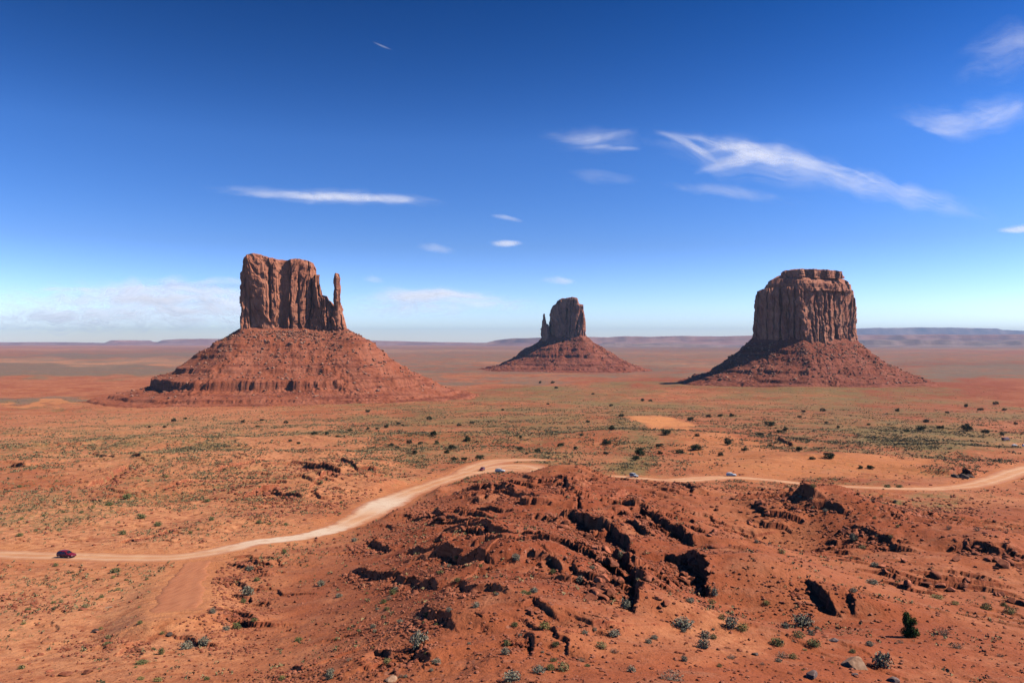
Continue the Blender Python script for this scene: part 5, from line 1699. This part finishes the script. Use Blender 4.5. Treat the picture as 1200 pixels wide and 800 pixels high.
def car(px_, py_, kind, pmat, heading, label, lift=0.0):
    c = CARS[kind]
    p = P([px_], [py_])[0]
    z = float(base_smooth(p[0], p[1])) - 0.03 + lift
    if road_sd(p[:1], p[1:2])[0] > 1:
        z = float(p[2])
    e = empty('car' if kind != 'truck' else 'truck', (p[0], p[1], z), heading)
    tag(e, label, 'car' if kind != 'truck' else 'truck')
    st = c['st']
    # body shell: lofted ring per station
    ring = []
    for (x, zl, zb, zr, wb, wr_) in st:
        h = [(0.0, zl), (wb * .82, zl), (wb * .97, zl + .12), (wb * 1.0, (zl + zb) / 2), (wb * .985, zb - .05), (wb * .94, zb), (wr_ + .02, zr - (zr - zb) * .16), (wr_ * .88, zr - .02), (wr_ * .45, zr), (0.0, zr + .01)]
        ring.append([(x, w, zz) for (w, zz) in h] + [(x, -w, zz) for (w, zz) in h[-2:0:-1]])
    V = np.array(ring); nR, nC = V.shape[0], V.shape[1]
    f = grid_faces(nR, nC, True).tolist()
    bm = bmesh.new()
    vs = [bm.verts.new(v) for v in V.reshape(-1, 3)]
    for q in f: bm.faces.new([vs[i] for i in q])
    bm.faces.new(vs[:nC]); bm.faces.new(vs[-nC:][::-1])
    bmesh.ops.recalc_face_normals(bm, faces=bm.faces)
    me = bpy.data.meshes.new('body'); bm.to_mesh(me); bm.free()
    for q in me.polygons: q.use_smooth = True
    link('body', me, pmat, e)
    sx_, = [np.array([s[0] for s in st])]

    def at(x):
        return [float(np.interp(x, sx_, [s[k] for s in st])) for k in range(1, 6)]
    # glass: side windows split by a pillar, windscreen, rear window, all 12 mm proud of the shell
    a, b = c['cab']
    zs = [s for s in st if a - 1e-6 <= s[0] <= b + 1e-6]
    x0, x1 = (a + .28, b - .42) if kind != 'truck' else (a + .2, b - .35)
    pill = x0 + (x1 - x0) * .52
    for side_ in (1, -1):
        for (u0, u1) in ((x0, pill - .05), (pill + .05, x1)):
            xs = np.linspace(u0, u1, 7)
            vv, ff = [], []
            for x in xs:
                zl, zb, zr, wb, wr_ = at(x)
                zt = max(zb + .03, zr - (zr - zb) * .18)
                for t in (0.08, 0.97):
                    w = wb * .94 + (wr_ + .02 - wb * .94) * t
                    vv.append((x, side_ * (w + .012), zb + (zt - zb) * t))
            for i in range(6):
                ff.append([2 * i, 2 * i + 1, 2 * i + 3, 2 * i + 2])
            link('window', mesh_np('window', vv, ff, False), MGLASS, e)
    for (xa, xb, nm) in ((b - .68 if kind != 'offroad' else b - .24, b - .05, 'windscreen'), (a + .02, a + .34, 'rear_window')):
        if kind == 'truck' and nm == 'rear_window': continue
        vv, ff = [], []
        for x in np.linspace(xa, xb, 5):
            zl, zb, zr, wb, wr_ = at(x)
            for y in np.linspace(-.84, .84, 5):
                vv.append((x, y * wr_, zr + .02 - .012 * (abs(y) > .8)))
        ff = grid_faces(5, 5)
        link(nm, mesh_np(nm, vv, ff, True), MGLASS, e)
    # wheels
    for xw in c['wh']:
        for side_ in (1, -1):
            w0 = at(xw)[3] * .99
            r = c['wr']
            prof = [(r * .6, -.10), (r * .94, -.11), (r, -.07), (r, .07), (r * .94, .11), (r * .6, .10)]
            nn = 22
            th = np.linspace(0, 2 * np.pi, nn, endpoint=False)
            vv = np.array([[(q * math.cos(t), s_, q * math.sin(t)) for t in th] for (q, s_) in prof]).reshape(-1, 3)
            tm = mesh_np('tyre', vv, grid_faces(len(prof), nn, True), True)
            wh = empty('wheel', (xw, side_ * (w0 - .06), r))
            wh.parent = e
            link('tyre', tm, MTYRE, wh)
            rv = [(0, side_ * .07, 0)] + [(r * .62 * math.cos(t), side_ * .095, r * .62 * math.sin(t)) for t in th] + [(r * .62 * math.cos(t), side_ * -.02, r * .62 * math.sin(t)) for t in th]
            rf = [[0, 1 + i, 1 + (i + 1) % nn, 1 + (i + 1) % nn] for i in range(nn)]
            bm = bmesh.new(); vs = [bm.verts.new(v) for v in rv]
            for i in range(nn):
                bm.faces.new((vs[0], vs[1 + i], vs[1 + (i + 1) % nn]))
                bm.faces.new((vs[1 + i], vs[1 + nn + i], vs[1 + nn + (i + 1) % nn], vs[1 + (i + 1) % nn]))
            me = bpy.data.meshes.new('rim'); bm.to_mesh(me); bm.free()
            link('rim', me, MRIM, wh)
    # lamps and bumpers
    xf, xr = st[-2][0], st[1][0]
    for side_ in (1, -1):
        zl, zb, zr, wb, wr_ = at(xf)
        for (nm, x, mt, sg) in (('headlight', xf + .02, MLAMP, 1), ('tail_light', xr - .02, MTAIL, -1)):
            zl, zb, zr, wb, wr_ = at(x)
            bm = bmesh.new()
            bmesh.ops.create_icosphere(bm, subdivisions=2, radius=1)
            me = bpy.data.meshes.new(nm); bm.to_mesh(me); bm.free()
            for q in me.polygons: q.use_smooth = True
            o = link(nm, me, mt, e, (x - sg * .02, side_ * wb * .80, zb - .09))
            o.scale = (.12, .16, .08)
    for (x, sg) in ((st[-1][0], 1), (st[0][0], -1)):
        zl, zb, zr, wb, wr_ = at(x)
        bm = bmesh.new()
        bmesh.ops.create_cube(bm, size=1)
        bmesh.ops.bevel(bm, geom=bm.edges, offset=.2, segments=2, affect='EDGES')
        me = bpy.data.meshes.new('bumper'); bm.to_mesh(me); bm.free()
        o = link('bumper', me, MTRIM, e, (x - sg * .03, 0, zl + .02))
        o.scale = (.18, wb * 1.9, .22)
    return e


def heading(px0, py0, px1, py1):
    w = march([px0, px1], [py0, py1], base_smooth)
    d = w[1] - w[0]
    return math.atan2(d[1], d[0])


car(78, 653.2, 'wagon', paint('maroon_paint', (0.22, 0.010, 0.025)), heading(60, 653, 100, 653.6), 'dark red hatchback driving right on the pale road at left')
car(565, 551.5, 'wagon', paint('dark_red_paint', (0.16, 0.016, 0.022)), heading(575, 548, 552, 556), 'small dark red car seen from behind on the road turnout')
car(586, 552.9, 'wagon', paint('silver_paint', (0.66, 0.64, 0.61), .45, .0), heading(575, 555.4, 596, 555.6), 'silver wagon parked on the near edge of the road turnout')
car(743, 559.4, 'offroad', paint('grey_blue_paint', (0.44, 0.45, 0.46), .45, .0), heading(733, 558, 753, 560.4), 'boxy grey off-road car where the road comes out from behind the ridge')
car(857, 557.8, 'wagon', paint('white_paint', (0.78, 0.79, 0.80)), heading(845, 557.5, 869, 558.3), 'white car on the narrow road right of the sandy bend')
car(1189, 522.3, 'sedan', paint('far_white_paint', (0.80, 0.80, 0.80)), heading(1178, 521.8, 1199, 521.8), 'tiny white car parked at the far right parking place')
car(1201, 523.0, 'wagon', paint('edge_white_paint', (0.70, 0.71, 0.73)), heading(1192, 521.8, 1212, 521.8), 'pale car half cut by the right edge at the far parking place')
car(1179, 516.2, 'truck', paint('brown_red_paint', (0.10, 0.03, 0.03)), heading(1168, 515.4, 1190, 515.4), 'long dark brown truck parked behind the tiny white car')
print('scrub', n, 'rubble', len(sz)); print('objects', len(bpy.data.objects), 'ground verts', len(gx))
